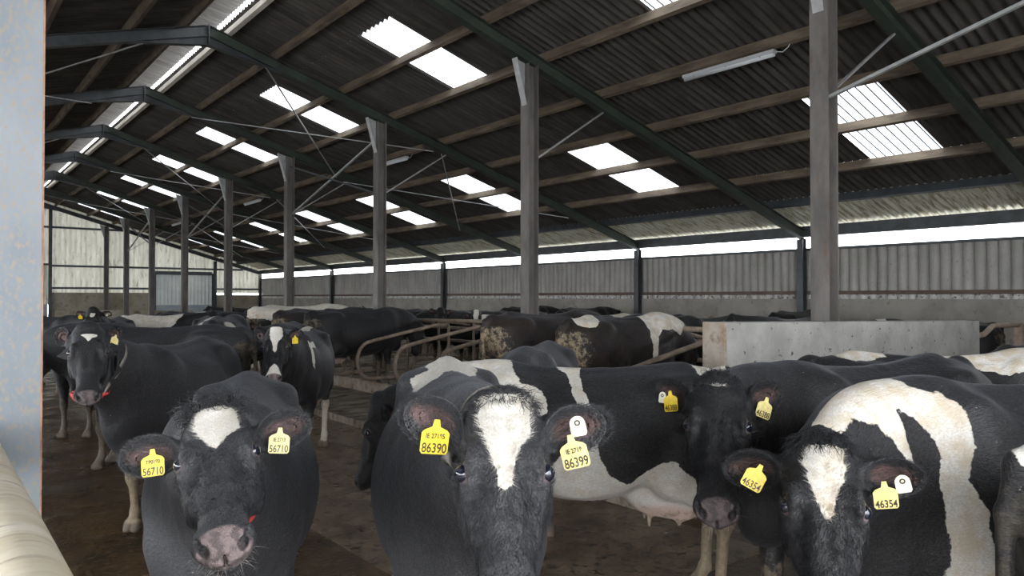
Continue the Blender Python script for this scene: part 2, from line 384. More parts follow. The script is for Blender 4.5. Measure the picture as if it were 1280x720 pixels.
def skin_field(P):
    rel = (P - POLL) / HSC; U = uinv(rel @ HU); V = rel @ HV; Y = np.abs(rel[:, 1])
    d = 1 - np.sqrt(((U - 0.520) / 0.052)**2 + (Y / 0.066)**2 + ((V + 0.036) / 0.058)**2)
    n = d * 0.05
    hole = np.minimum(((U-0.515)/0.030)**2 + ((Y-0.045)/0.0125)**2 + ((V+0.030)/0.0150)**2, ((U-0.505)/0.024)**2 + ((Y-0.056)/0.009)**2 + ((V+0.018)/0.012)**2); n = np.minimum(n, (np.sqrt(hole) - 0.95)*0.02)  # nostrils darkened in colour: dark skin, and shade the shallow cavity lacks
    q = np.stack([U, Y, V], 1) - np.array([EYE_U, EYE_Y, EYE_V])
    rr = np.sqrt((q @ EYE_L * 0.72)**2 + (q @ EYE_S)**2); e = np.where((q @ EYE_N > -0.012) & (q @ EYE_N < 0.04), 0.0075 - np.abs(rr - 0.0135), -1)
    ud = (1 - np.sqrt(((P[:, 0] + 0.50) / 0.23)**2 + (P[:, 1] / 0.19)**2 + ((P[:, 2] - 0.56) / 0.14)**2)) * 0.1
    ear = np.full(len(P), -1.0)
    for side in (1, -1):
        L, f, w = earframe(side); R0 = earroot(side); q = P - (R0 + L * (EAR_LEN * 0.52) - f * 0.022)
        a, b, c = q @ L, q @ w, q @ f
        ear = np.maximum(ear, (1 - np.sqrt((a / 0.082)**2 + (b / 0.036)**2 + (c / 0.020)**2)) * 0.03)
    return n, np.maximum(ear, -1), ud, e
# ------------------------------------------------------------------ cattle: objects
def new_mesh(name, V, F, mats, smooth=True, attrs=None, vecs=None):
    me = bpy.data.meshes.new(name)
    V = np.asarray(V, np.float32); F = np.asarray(F)
    me.vertices.add(len(V)); me.vertices.foreach_set('co', V.ravel())
    n = F.shape[1]
    me.loops.add(F.size); me.loops.foreach_set('vertex_index', F.ravel().astype(np.int32))
    me.polygons.add(len(F)); me.polygons.foreach_set('loop_start', np.arange(0, F.size, n, dtype=np.int32))
    me.polygons.foreach_set('loop_total', np.full(len(F), n, np.int32)) if False else None
    me.update(calc_edges=True)
    if smooth: me.polygons.foreach_set('use_smooth', np.ones(len(F), bool))
    for m in mats: me.materials.append(m)
    for k, v in (attrs or {}).items():
        a = me.attributes.new(k, 'FLOAT', 'POINT'); a.data.foreach_set('value', np.asarray(v, np.float32))
    for k, v in (vecs or {}).items():
        a = me.attributes.new(k, 'FLOAT_VECTOR', 'POINT'); a.data.foreach_set('vector', np.asarray(v, np.float32).ravel())
    me.validate()
    return me

def nd(nt, t, **kw):
    n = nt.nodes.new(t)
    for k, v in kw.items():
        if k in n.inputs.keys(): n.inputs[k].default_value = v
        else: setattr(n, k, v)
    return n

def make_coat_material():
    m = bpy.data.materials.new('cow_coat'); m.use_nodes = True; nt = m.node_tree; nt.nodes.clear(); lk = nt.links.new
    out = nd(nt, 'ShaderNodeOutputMaterial'); b = nd(nt, 'ShaderNodeBsdfPrincipled'); lk(b.outputs[0], out.inputs[0])
    def at(name, t='GEOMETRY'):
        a = nd(nt, 'ShaderNodeAttribute', attribute_type=t); a.attribute_name = name; return a
    rest = at('rest').outputs['Vector']
    def math_(op, a, bb=None, c=None):
        n = nd(nt, 'ShaderNodeMath', operation=op)
        for i, v in enumerate((a, bb, c)):
            if v is None: continue
            if isinstance(v, (int, float)): n.inputs[i].default_value = v
            else: lk(v, n.inputs[i])
        return n.outputs[0]
    def ramp(v, lo, hi):
        n = nd(nt, 'ShaderNodeMapRange', clamp=True); n.inputs[1].default_value = lo; n.inputs[2].default_value = hi; lk(v, n.inputs[0]); return n.outputs[0]
    def noise(sc, det=3, rough=0.55, vec=rest, stretch=None):
        n = nd(nt, 'ShaderNodeTexNoise'); n.inputs['Scale'].default_value = sc; n.inputs['Detail'].default_value = det; n.inputs['Roughness'].default_value = rough
        if stretch:
            mp = nd(nt, 'ShaderNodeMapping'); mp.inputs['Scale'].default_value = stretch; lk(vec, mp.inputs[0]); vec = mp.outputs[0]
        lk(vec, n.inputs['Vector']); return n.outputs['Fac']
    def mix(f, a, bb):
        n = nd(nt, 'ShaderNodeMix', data_type='RGBA')
        lk(f, n.inputs[0]) if not isinstance(f, float) else setattr(n.inputs[0], 'default_value', f)
        for i, v in ((6, a), (7, bb)):
            if isinstance(v, tuple): n.inputs[i].default_value = (*v, 1)
            else: lk(v, n.inputs[i])
        return n.outputs[2]
    # ragged hair edge between the colours
    e1 = math_('SUBTRACT', noise(7, 4), 0.5); e2 = math_('SUBTRACT', noise(60, 3, 0.6, stretch=(0.55, 1, 1)), 0.5)
    w = math_('ADD', at('white').outputs['Fac'], math_('ADD', math_('MULTIPLY', e1, 0.075), math_('MULTIPLY', e2, 0.022)))
    wf = ramp(w, -0.0022, 0.0022)
    tone = at('tone', 'OBJECT').outputs['Fac']
    fine = noise(220, 2, 0.6, stretch=(0.30, 1, 1)); med = noise(12, 4)
    black = mix(ramp(fine, 0.35, 0.75), (0.0035, 0.0035, 0.0038), (0.020, 0.0195, 0.0195))
    black = mix(tone, black, mix(ramp(fine, 0.3, 0.75), (0.009, 0.009, 0.010), (0.085, 0.085, 0.088)))
    brown = at('brown', 'OBJECT').outputs['Fac']
    black = mix(math_('MULTIPLY', brown, ramp(med, 0.35, 0.62)), black, (0.030, 0.018, 0.012))
    white = mix(ramp(fine, 0.3, 0.75), (0.50, 0.47, 0.41), (0.76, 0.74, 0.69))
    cream = at('cream', 'OBJECT').outputs['Fac']
    white = mix(math_('MULTIPLY', ramp(med, 0.42, 0.62), math_('ADD', math_('MULTIPLY', cream, 0.7), 0.12)), white, (0.48, 0.38, 0.24))
    col = mix(wf, black, white)
    # bare skin
    nose = ramp(math_('ADD', at('nose').outputs['Fac'], math_('MULTIPLY', e2, 0.006)), -0.002, 0.004)
    npk = at('nosepink', 'OBJECT').outputs['Fac']
    spots = ramp(noise(38, 3), 0.44, 0.56)
    nosec = mix(math_('MULTIPLY', npk, math_('SUBTRACT', 1.0, math_('MULTIPLY', spots, 0.55))), (0.030, 0.026, 0.027), (0.215, 0.165, 0.160))
    col = mix(nose, col, nosec)
    pink = ramp(math_('ADD', at('pink').outputs['Fac'], math_('MULTIPLY', e2, 0.02)), -0.003, 0.010)
    col = mix(math_('MULTIPLY', pink, 0.42), col, (0.22, 0.115, 0.095))
    col = mix(math_('MULTIPLY', ramp(at('lid').outputs['Fac'], 0.0, 0.004), 0.7), col, (0.15, 0.10, 0.095))
    ud = ramp(at('udder').outputs['Fac'], -0.01, 0.01); col = mix(math_('MULTIPLY', ud, 0.8), col, (0.55, 0.38, 0.31))
    # caked dung: more on legs and rump, flecks elsewhere
    dn = math_('ADD', noise(20, 6, 0.72), math_('MULTIPLY', at('dirt').outputs['Fac'], 0.42))
    df = math_('MULTIPLY', ramp(dn, 0.72, 0.86), at('dirty', 'OBJECT').outputs['Fac'])
    fleck = math_('MULTIPLY', ramp(noise(95, 2, 0.5), 0.70, 0.74), ramp(math_('ADD', noise(6, 3), math_('MULTIPLY', at('dirt').outputs['Fac'], 0.2)), 0.52, 0.66))
    fl = mix(noise(40, 2), (0.10, 0.068, 0.040), (0.36, 0.29, 0.19))
    col = mix(df, col, fl); col = mix(math_('MULTIPLY', fleck, 0.85), col, (0.42, 0.35, 0.25))
    # hooves
    sx = nd(nt, 'ShaderNodeSeparateXYZ'); lk(rest, sx.inputs[0]); hoof = ramp(sx.outputs[2], 0.075, 0.060)
    col = mix(hoof, col, mix(med, (0.035, 0.026, 0.02), (0.16, 0.12, 0.085)))
    lk(col, b.inputs['Base Color'])
    rg = mix(nose, (0.46,)*3, (0.24,)*3); rg = mix(wf, rg, (0.72,)*3); lk(rg, b.inputs['Roughness'])
    b.inputs['Specular IOR Level'].default_value = 0.27
    b.inputs['Sheen Weight'].default_value = 0.04; b.inputs['Sheen Roughness'].default_value = 0.45; b.inputs['Sheen Tint'].default_value = (0.75, 0.82, 1.0, 1)
    bp = nd(nt, 'ShaderNodeBump'); bp.inputs['Strength'].default_value = 0.75; bp.inputs['Distance'].default_value = 0.008
    h = math_('ADD', math_('MULTIPLY', noise(240, 2, 0.6, stretch=(0.25, 1, 1)), 0.5), math_('ADD', math_('MULTIPLY', noise(70, 3, stretch=(0.4, 1, 1)), 0.7), math_('MULTIPLY', med, 0.8)))
    h = math_('ADD', h, math_('MULTIPLY', nose, math_('MULTIPLY', noise(330, 1), 0.5)))
    lk(h, bp.inputs['Height']); lk(bp.outputs[0], b.inputs['Normal'])
    return m

def simple_mat(name, col, rough=0.5, metal=0.0, spec=0.5, bump=0, scale=20, var=0.0, coat=0.0):
    m = bpy.data.materials.new(name); m.use_nodes = True; nt = m.node_tree; b = nt.nodes['Principled BSDF']
    b.inputs['Base Color'].default_value = (*col, 1); b.inputs['Roughness'].default_value = rough; b.inputs['Metallic'].default_value = metal; b.inputs['Specular IOR Level'].default_value = spec
    b.inputs['Coat Weight'].default_value = coat
    if bump or var:
        tc = nd(nt, 'ShaderNodeTexCoord'); n = nd(nt, 'ShaderNodeTexNoise'); n.inputs['Scale'].default_value = scale; n.inputs['Detail'].default_value = 4
        nt.links.new(tc.outputs['Object'], n.inputs['Vector'])
        if var:
            r = nd(nt, 'ShaderNodeMix', data_type='RGBA'); r.inputs[6].default_value = (*[max(0, c * (1 - var)) for c in col], 1); r.inputs[7].default_value = (*[min(1, c * (1 + var)) for c in col], 1)
            mr = nd(nt, 'ShaderNodeMapRange'); mr.inputs[1].default_value = 0.3; mr.inputs[2].default_value = 0.7; nt.links.new(n.outputs['Fac'], mr.inputs[0])
            nt.links.new(mr.outputs[0], r.inputs[0]); nt.links.new(r.outputs[2], b.inputs['Base Color'])
        if bump:
            bp = nd(nt, 'ShaderNodeBump'); bp.inputs['Strength'].default_value = bump; bp.inputs['Distance'].default_value = 0.01
            nt.links.new(n.outputs['Fac'], bp.inputs['Height']); nt.links.new(bp.outputs[0], b.inputs['Normal'])
    return m

COAT = make_coat_material()
EYE_M = bpy.data.materials.new('cow_eye'); EYE_M.use_nodes = True
_b = EYE_M.node_tree.nodes['Principled BSDF']; _b.inputs['Base Color'].default_value = (0.008, 0.010, 0.020, 1); _b.inputs['Roughness'].default_value = 0.06; _b.inputs['Coat Weight'].default_value = 1.0
TAG_M = simple_mat('tag_yellow', (0.83, 0.60, 0.045), 0.38, var=0.16, scale=45, bump=0.1)
TAGDULL_M = simple_mat('tag_pale_yellow', (0.80, 0.68, 0.27), 0.4, var=0.18, scale=60)
TAGWHITE_M = simple_mat('tag_white', (0.78, 0.76, 0.60), 0.4, var=0.1, scale=60)
INK_M = simple_mat('tag_ink', (0.045, 0.035, 0.02), 0.5)
RED_M = simple_mat('collar_red', (0.55, 0.055, 0.05), 0.45, var=0.2, scale=30)
STRAP_M = simple_mat('collar_strap', (0.16, 0.145, 0.125), 0.6, var=0.3, scale=40, bump=0.2)

def sphere_vf(r=1.0, nu=20, nv=12, sc=(1, 1, 1)):
    V = []; F = []
    for i in range(nv + 1):
        th = math.pi * i / nv
        for j in range(nu):
            ph = 2 * math.pi * j / nu; V.append((r*sc[0]*math.sin(th)*math.cos(ph), r*sc[1]*math.sin(th)*math.sin(ph), r*sc[2]*math.cos(th)))
    for i in range(nv):
        for j in range(nu):
            a = i*nu+j; b = i*nu+(j+1) % nu; F.append((a, a+nu, b+nu, b))
    return np.array(V), np.array(F)

def link(o, parent=None):
    bpy.context.scene.collection.objects.link(o)
    if parent is not None: o.parent = parent
    return o

def tube_vf(paths, radii, sides=4):
    """many tapering tubes: paths (n, k, 3), radii (n, k)"""
    n, k, _ = paths.shape
    T = np.gradient(paths, axis=1); T /= np.linalg.norm(T, axis=2, keepdims=True) + 1e-9
    up = np.where(np.abs(T[..., 2:3]) > 0.9, np.array([1.0, 0, 0]), np.array([0, 0, 1.0])); A = np.cross(T, up); A /= np.linalg.norm(A, axis=2, keepdims=True) + 1e-9; B = np.cross(T, A)
    an = np.arange(sides) * 2 * math.pi / sides
    V = paths[:, :, None, :] + radii[:, :, None, None] * (np.cos(an)[None, None, :, None] * A[:, :, None] + np.sin(an)[None, None, :, None] * B[:, :, None])
    V = V.reshape(-1, 3); base = (np.arange(n) * k * sides)[:, None, None] + (np.arange(k - 1) * sides)[None, :, None]; s = np.arange(sides)[None, None, :]; s1 = (s + 1) % sides
    F = np.stack([base + s, base + s1, base + sides + s1, base + sides + s], -1).reshape(-1, 4)
    return V, F

def tag_plate(w=0.063, h=0.056, neck=0.018, t=0.0022):
    """outline of a flag tag: narrow neck over a rounded-corner plate; origin at the stud"""
    pts = [(-0.006, 0.006), (0.006, 0.006), (0.009, -neck * 0.6), (w/2 - 0.006, -neck), (w/2, -neck - 0.007), (w/2, -neck - h + 0.006), (w/2 - 0.005, -neck - h), (-w/2 + 0.005, -neck - h), (-w/2, -neck - h + 0.006), (-w/2, -neck - 0.007), (-w/2 + 0.006, -neck), (-0.009, -neck * 0.6)]
    return pts

def prism_mesh(name, pts, t, mat, extra=None):
    bm = bmesh.new(); lo = [bm.verts.new((x, y, -t/2)) for x, y in pts]; f = bm.faces.new(lo); r = bmesh.ops.extrude_face_region(bm, geom=[f])
    for v in r['geom']:
        if isinstance(v, bmesh.types.BMVert): v.co.z += t
    if extra: extra(bm)
    bmesh.ops.recalc_face_normals(bm, faces=bm.faces)
    me = bpy.data.meshes.new(name); bm.to_mesh(me); bm.free(); me.materials.append(mat); return me

_tagme = {}
def add_tag(cow, pose, side, style='yellow', text=None, along=0.52, drop=0.0, roll=0, tilt=0, lift=0.016, size=1.0, small=''):
    """a tag hanging in the ear; its plane follows the posed ear's opening"""
    L, f, w = earframe(side); R0 = earroot(side); p0 = R0 + L * (EAR_LEN * along) + w * drop
    q = pose.apply(np.array([p0, p0 + L * 0.02, p0 + f * 0.02])); Lq, fq = unit(q[1] - q[0]), unit(q[2] - q[0])
    z = fq; up = np.array([0, 0, 1.0]); up = unit(up - z * (up @ z)); x = np.cross(up, z)
    M = Matrix(((x[0], up[0], z[0]), (x[1], up[1], z[1]), (x[2], up[2], z[2]))).to_4x4()
    M = Matrix.Translation(Vector(q[0] + fq * lift)) @ M @ Matrix.Rotation(math.radians(roll), 4, 'Z') @ Matrix.Rotation(math.radians(tilt), 4, 'X') @ Matrix.Scale(size, 4)
    key = style
    if key not in _tagme:
        if style == 'button':
            pts = [(0.0165 * math.cos(a), 0.0165 * math.sin(a)) for a in np.linspace(0, math.pi, 10)] + [(-0.017, -0.022), (-0.013, -0.027), (0.013, -0.027), (0.017, -0.022)]
            _tagme[key] = prism_mesh('ear_button', pts, 0.003, TAGWHITE_M)
        else:
            _tagme[key] = prism_mesh('ear_tag', tag_plate(), 0.0022, TAG_M if style == 'yellow' else TAGDULL_M)
    o = bpy.data.objects.new('ear_tag' if style != 'button' else 'ear_button', _tagme[key]); link(o, cow); o.matrix_local = M
    o['label'] = {'yellow': 'bright yellow plastic ear tag', 'pale': 'pale yellow plastic ear tag', 'button': 'small white button ear tag'}[style] + (' numbered ' + text if text else '')
    def txt(s, size_, y, nm='tag_number'):
        cu = bpy.data.curves.new(nm, 'FONT'); cu.body = s; cu.size = size_; cu.align_x = 'CENTER'; cu.extrude = 0.0004; cu.offset = 0.0003
        tmp = bpy.data.objects.new(nm, cu); bpy.context.scene.collection.objects.link(tmp)
        dg = bpy.context.evaluated_depsgraph_get(); me = bpy.data.meshes.new_from_object(tmp.evaluated_get(dg)); bpy.data.objects.remove(tmp)
        me.materials.clear(); me.materials.append(INK_M); xs_ = [v.co.x for v in me.vertices]; wd = max(xs_) - min(xs_)
        to = bpy.data.objects.new(nm, me); link(to, o); to.matrix_local = Matrix.Translation((0, y, 0.0016)) @ Matrix.Diagonal((min(1.0, 0.056 / wd), 1.25, 1, 1)); to['label'] = 'dark printed characters ' + s
    if text: txt(text, 0.025, -0.070)
    if small: txt(small, 0.0125, -0.037, 'tag_code')
    if style == 'button':
        me = bpy.data.meshes.new('stud'); bm = bmesh.new()
        for a0 in range(16):
            pass
        vs = []
        for a in range(16):
            th = a * math.pi / 8; vs.append([bm.verts.new((r * math.cos(th), r * math.sin(th) + 0.002, 0.0017)) for r in (0.0035, 0.0065)])
        for a in range(16):
            b_ = (a + 1) % 16; bm.faces.new((vs[a][0], vs[a][1], vs[b_][1], vs[b_][0]))
        r_ = bmesh.ops.extrude_face_region(bm, geom=list(bm.faces))
        for v in r_['geom']:
            if isinstance(v, bmesh.types.BMVert): v.co.z += 0.0012
        bm.to_mesh(me); bm.free(); me.materials.append(INK_M); so = bpy.data.objects.new('stud_ring', me); link(so, o)
    return o

_eye_mesh = None
def add_eyes(cow, pose, lo=False):
    global _eye_mesh
    if _eye_mesh is None:
        V, F = sphere_vf(EYE_R * 1.0, 24, 14); _eye_mesh = new_mesh('cow_eye', V, F, [EYE_M])
    for side in (1, -1):
        e = bpy.data.objects.new('eye', _eye_mesh); link(e, cow); q = np.array([EYE_U, EYE_Y, EYE_V]) + EYE_N*0.0012; e.location = Vector(pose.apply(headpt(q[0], side*q[1], q[2])[None])[0])

def surf_samples(P, Q, mask, n, rng):
    """n random points on the faces whose vertices satisfy mask: rest point, normal"""
    fm = mask[Q].all(1); q = Q[fm]
    A, B, C_, D_ = P[q[:, 0]], P[q[:, 1]], P[q[:, 2]], P[q[:, 3]]
    N = np.cross(C_ - A, D_ - B); ar = np.linalg.norm(N, axis=1) + 1e-12; N = N / ar[:, None]
    pick = rng.choice(len(q), n, p=ar / ar.sum()); u, v = rng.random(n)[:, None], rng.random(n)[:, None]
    pts = (A[pick] * (1-u) * (1-v) + B[pick] * u * (1-v) + C_[pick] * u * v + D_[pick] * (1-u) * v)
    return pts, N[pick]

def add_strands(cow, name, pose, pts, dirs, length, rad, coatf, k=5, curl=0.0, rng=None, sides=3, label=None, gravity=0.0, material=None):
    n = len(pts); t = np.linspace(0, 1, k)[None, :, None]; length = np.asarray(length)[:, None, None] if np.ndim(length) else length
    path = pts[:, None, :] + dirs[:, None, :] * t * length + np.array([0, 0, -1.0]) * gravity * (t**2) * length
    if curl:
        ph = rng.random(n) * 6.28; fr = 5 + 5 * rng.random(n)
        side = np.cross(dirs, rng.normal(size=(n, 3))); side /= np.linalg.norm(side, axis=1, keepdims=True); s2 = np.cross(dirs, side)
        path = path + curl * t * (side[:, None] * np.cos(ph[:, None, None] + fr[:, None, None] * t) + s2[:, None] * np.sin(ph[:, None, None] + fr[:, None, None] * t))
    shp = path.shape; path = pose.apply(path.reshape(-1, 3)).reshape(shp)
    r = rad * (1 - 0.85 * t[..., 0]) * np.ones((n, 1))
    V, F = tube_vf(path, r, sides)
    rest = np.repeat(pts, k * sides, 0)
    me = new_mesh(name, V, F, [material or COAT], attrs={'white': np.repeat(coatf, k * sides), 'nose': np.full(len(V), -1.0), 'pink': np.full(len(V), -1.0), 'lid': np.full(len(V), -1.0), 'udder': np.full(len(V), -1.0), 'dirt': np.full(len(V), -1.0)}, vecs={'rest': rest})
    o = bpy.data.objects.new(name, me); link(o, cow)
    for kk in ('tone', 'brown', 'cream', 'nosepink', 'dirty'): o[kk] = cow.get(kk, 0.0)
    if label: o['label'] = label
    return o

def make_cow(label, res, pose, whites=(), blacks=(), blaze=None, tone=0.0, brown=0.0, cream=0.2, nosepink=0.3, dirty=0.6, scale=1.0, eyes=True, group=None, fat=1.0, name='cow'):
    P, Q = cow_base(res)
    W = pose.apply(P)
    if fat != 1.0: W = W * (1, fat, 1)
    F = coat_field(P, whites, blacks, blaze); n, pk, ud, lid = skin_field(P)
    # dirt lives low on the legs, on the rump and under the belly
    dirt = 0.9 * sstep(0.75, 0.30, P[:, 2]) + 0.75 * sstep(-0.62, -0.95, P[:, 0]) * sstep(1.42, 1.2, P[:, 2]) + 0.15 * sstep(0.8, 0.65, P[:, 2])
    dirt = np.where(P[:, 0] > 1.0, -0.3, dirt)
    me = new_mesh('cow_body', W, Q, [COAT], attrs={'white': F, 'nose': n, 'pink': pk, 'udder': ud, 'lid': lid, 'dirt': dirt}, vecs={'rest': P})
    o = bpy.data.objects.new(name, me); link(o)
    o['label'] = label; o['category'] = 'cow'
    if group: o['group'] = group
    o['tone'] = tone; o['brown'] = brown; o['cream'] = cream; o['nosepink'] = nosepink; o['dirty'] = dirty
    o.scale = (scale,) * 3
    if eyes: add_eyes(o, pose)
    return o
# ------------------------------------------------------------------ the shed: materials
def noise_mat(name, c1, c2, scale=3.0, detail=6, rough=0.8, bump=0.3, bdist=0.02, stretch=(1, 1, 1), lo=0.35, hi=0.65, c3=None, s3=1.0, t3=(0.55, 0.7), metal=0.0, spec=0.4, fine=0.0, rlo=None):
    m = bpy.data.materials.new(name); m.use_nodes = True; nt = m.node_tree; b = nt.nodes['Principled BSDF']; L = nt.links.new
    tc = nt.nodes.new('ShaderNodeTexCoord'); mp = nt.nodes.new('ShaderNodeMapping'); mp.inputs['Scale'].default_value = stretch; L(tc.outputs['Object'], mp.inputs[0])
    def nz(sc, det=detail):
        n = nt.nodes.new('ShaderNodeTexNoise'); n.inputs['Scale'].default_value = sc; n.inputs['Detail'].default_value = det; n.inputs['Roughness'].default_value = 0.62; L(mp.outputs[0], n.inputs['Vector']); return n.outputs['Fac']
    def rp(v, a, c):
        r = nt.nodes.new('ShaderNodeMapRange'); r.inputs[1].default_value = a; r.inputs[2].default_value = c; L(v, r.inputs[0]); return r.outputs[0]
    def mx(f, a, c):
        x = nt.nodes.new('ShaderNodeMix'); x.data_type = 'RGBA'; L(f, x.inputs[0])
        for i, v in ((6, a), (7, c)):
            if isinstance(v, tuple): x.inputs[i].default_value = (*v, 1)
            else: L(v, x.inputs[i])
        return x.outputs[2]
    n1 = nz(scale); col = mx(rp(n1, lo, hi), c1, c2)
    if c3: col = mx(rp(nz(s3 * scale), *t3), col, c3)
    L(col, b.inputs['Base Color']); b.inputs['Roughness'].default_value = rough; b.inputs['Metallic'].default_value = metal; b.inputs['Specular IOR Level'].default_value = spec
    if rlo is not None:
        rr = nt.nodes.new('ShaderNodeMapRange'); rr.inputs[1].default_value = 0.42; rr.inputs[2].default_value = 0.60; rr.inputs[3].default_value = rlo; rr.inputs[4].default_value = rough; L(nz(scale * 0.6, 3), rr.inputs[0]); L(rr.outputs[0], b.inputs['Roughness'])
    if bump:
        bp = nt.nodes.new('ShaderNodeBump'); bp.inputs['Strength'].default_value = bump; bp.inputs['Distance'].default_value = bdist
        h = nz(scale * 6 if not fine else fine, 5); L(h, bp.inputs['Height']); L(bp.outputs[0], b.inputs['Normal'])
    return m

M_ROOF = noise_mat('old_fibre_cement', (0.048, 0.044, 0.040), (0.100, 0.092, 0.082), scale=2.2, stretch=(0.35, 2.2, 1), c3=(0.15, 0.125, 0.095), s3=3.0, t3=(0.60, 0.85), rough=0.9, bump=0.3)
M_PALE = noise_mat('pale_fibre_cement', (0.68, 0.67, 0.54), (0.82, 0.80, 0.68), scale=2.5, stretch=(0.4, 6, 1), rough=0.85, c3=(0.34, 0.29, 0.17), s3=2.0, t3=(0.48, 0.62))  # paler eave sheets, with light from the eave slot put into the colour
M_CAP = noise_mat('ridge_fibre_cement', (0.30, 0.29, 0.28), (0.46, 0.45, 0.43), scale=2.5, stretch=(0.5, 5, 1), rough=0.85, c3=(0.12, 0.11, 0.10), s3=2.0, t3=(0.5, 0.75))
M_CLAD = noise_mat('dirty_wall_cladding', (0.30, 0.29, 0.27), (0.40, 0.385, 0.36), scale=2.0, stretch=(1, 1, 0.6), rough=0.75, c3=(0.10, 0.09, 0.08), s3=14.0, t3=(0.62, 0.72))
M_CLADEND = noise_mat('cream_wall_cladding', (0.55, 0.53, 0.44), (0.76, 0.74, 0.63), scale=1.2, stretch=(2.5, 1, 0.5), rough=0.7, c3=(0.20, 0.18, 0.13), s3=3.0, t3=(0.56, 0.75))
M_DOORSHEET = noise_mat('white_door_sheeting', (0.60, 0.62, 0.60), (0.72, 0.74, 0.71), scale=1.5, rough=0.5, bump=0.1)
M_GALVDOOR = noise_mat('grey_blue_door_panel', (0.26, 0.30, 0.33), (0.38, 0.42, 0.44), scale=2.0, rough=0.6, bump=0.1, c3=(0.2, 0.17, 0.12), s3=2, t3=(0.55, 0.75))
M_CONC = noise_mat('wall_concrete', (0.20, 0.185, 0.165), (0.30, 0.28, 0.25), scale=1.4, rough=0.9, bump=0.3, c3=(0.13, 0.115, 0.10), s3=5.0, t3=(0.58, 0.78))
M_CONCEND = noise_mat('stained_concrete', (0.20, 0.17, 0.12), (0.36, 0.33, 0.27), scale=1.1, rough=0.9, bump=0.3, c3=(0.11, 0.085, 0.055), s3=2.0, t3=(0.55, 0.72))
M_BLOCK = noise_mat('cast_concrete', (0.30, 0.295, 0.275), (0.42, 0.41, 0.38), scale=3.0, rough=0.85, bump=0.6, c3=(0.09, 0.07, 0.055), s3=6.0, t3=(0.63, 0.66))
M_STAIN = noise_mat('dung_stained_concrete', (0.27, 0.20, 0.14), (0.42, 0.38, 0.33), scale=4.0, rough=0.85, bump=0.35, c3=(0.14, 0.085, 0.05), s3=1.5, t3=(0.52, 0.66))
M_STEEL = noise_mat('painted_dark_steel', (0.030, 0.036, 0.040), (0.060, 0.068, 0.074), scale=4.0, rough=0.45, bump=0.08, spec=0.5)
M_STEELG = noise_mat('green_grey_steel', (0.032, 0.040, 0.033), (0.052, 0.066, 0.050), scale=3.0, rough=0.5, bump=0.08)
M_COL = noise_mat('dusty_steel', (0.095, 0.087, 0.080), (0.19, 0.175, 0.160), scale=3.5, stretch=(1, 1, 0.35), rough=0.6, bump=0.15, c3=(0.14, 0.085, 0.055), s3=3.0, t3=(0.60, 0.75))
M_COLBRIGHT = noise_mat('blue_grey_steel', (0.17, 0.195, 0.215), (0.24, 0.265, 0.285), scale=2.0, stretch=(1, 1, 0.6), rough=0.5, bump=0.12, c3=(0.27, 0.235, 0.185), s3=26.0, t3=(0.50, 0.66))
M_RUST = noise_mat('rusty_edge', (0.26, 0.12, 0.07), (0.42, 0.25, 0.17), scale=9.0, rough=0.8)
M_GALV = noise_mat('galvanised_steel', (0.32, 0.33, 0.33), (0.46, 0.46, 0.45), scale=7.0, rough=0.45, bump=0.1, metal=0.3)
M_WOOD = noise_mat('purlin_timber', (0.095, 0.072, 0.052), (0.215, 0.170, 0.122), scale=2.0, stretch=(3, 0.7, 3), rough=0.85, bump=0.3, c3=(0.06, 0.045, 0.035), s3=1.5, t3=(0.55, 0.75))
M_WOODPALE = noise_mat('pale_timber', (0.42, 0.38, 0.33), (0.60, 0.56, 0.50), scale=2.0, stretch=(3, 0.7, 3), rough=0.8)
M_PIPE = noise_mat('dunged_pipe', (0.17, 0.125, 0.090), (0.32, 0.25, 0.19), scale=6.0, rough=0.55, bump=0.2, c3=(0.10, 0.07, 0.05), s3=1.6, t3=(0.55, 0.75))
M_FLOOR = noise_mat('slurry_floor', (0.024, 0.012, 0.0035), (0.095, 0.052, 0.018), scale=2.2, rough=0.42, bump=0.9, bdist=0.018, fine=26, c3=(0.125, 0.080, 0.042), s3=7.0, t3=(0.52, 0.70), rlo=0.20, spec=0.40)
M_SCRAPED = noise_mat('scraped_wet_concrete', (0.105, 0.070, 0.042), (0.270, 0.200, 0.132), scale=3.2, rough=0.40, bump=0.9, bdist=0.016, fine=48, c3=(0.035, 0.020, 0.010), s3=4.0, t3=(0.5, 0.62), rlo=0.16, spec=0.5)
M_BED = noise_mat('limed_bed', (0.13, 0.095, 0.065), (0.36, 0.32, 0.26), scale=2.2, stretch=(1, 1.8, 1), rough=0.7, bump=0.5, c3=(0.06, 0.035, 0.02), s3=1.3, t3=(0.50, 0.62))
M_LAMP = simple_mat('grey_batten', (0.52, 0.53, 0.54), 0.4)
M_RAIL = noise_mat('cream_rail', (0.72, 0.61, 0.42), (0.92, 0.85, 0.70), scale=2.2, stretch=(1.2, 5, 1.2), rough=0.5, bump=0.35, bdist=0.01, c3=(0.40, 0.30, 0.18), s3=2.0, t3=(0.52, 0.75))
M_YARD = noise_mat('yard_concrete', (0.42, 0.41, 0.39), (0.52, 0.51, 0.49), scale=1.0, rough=0.9, bump=0)

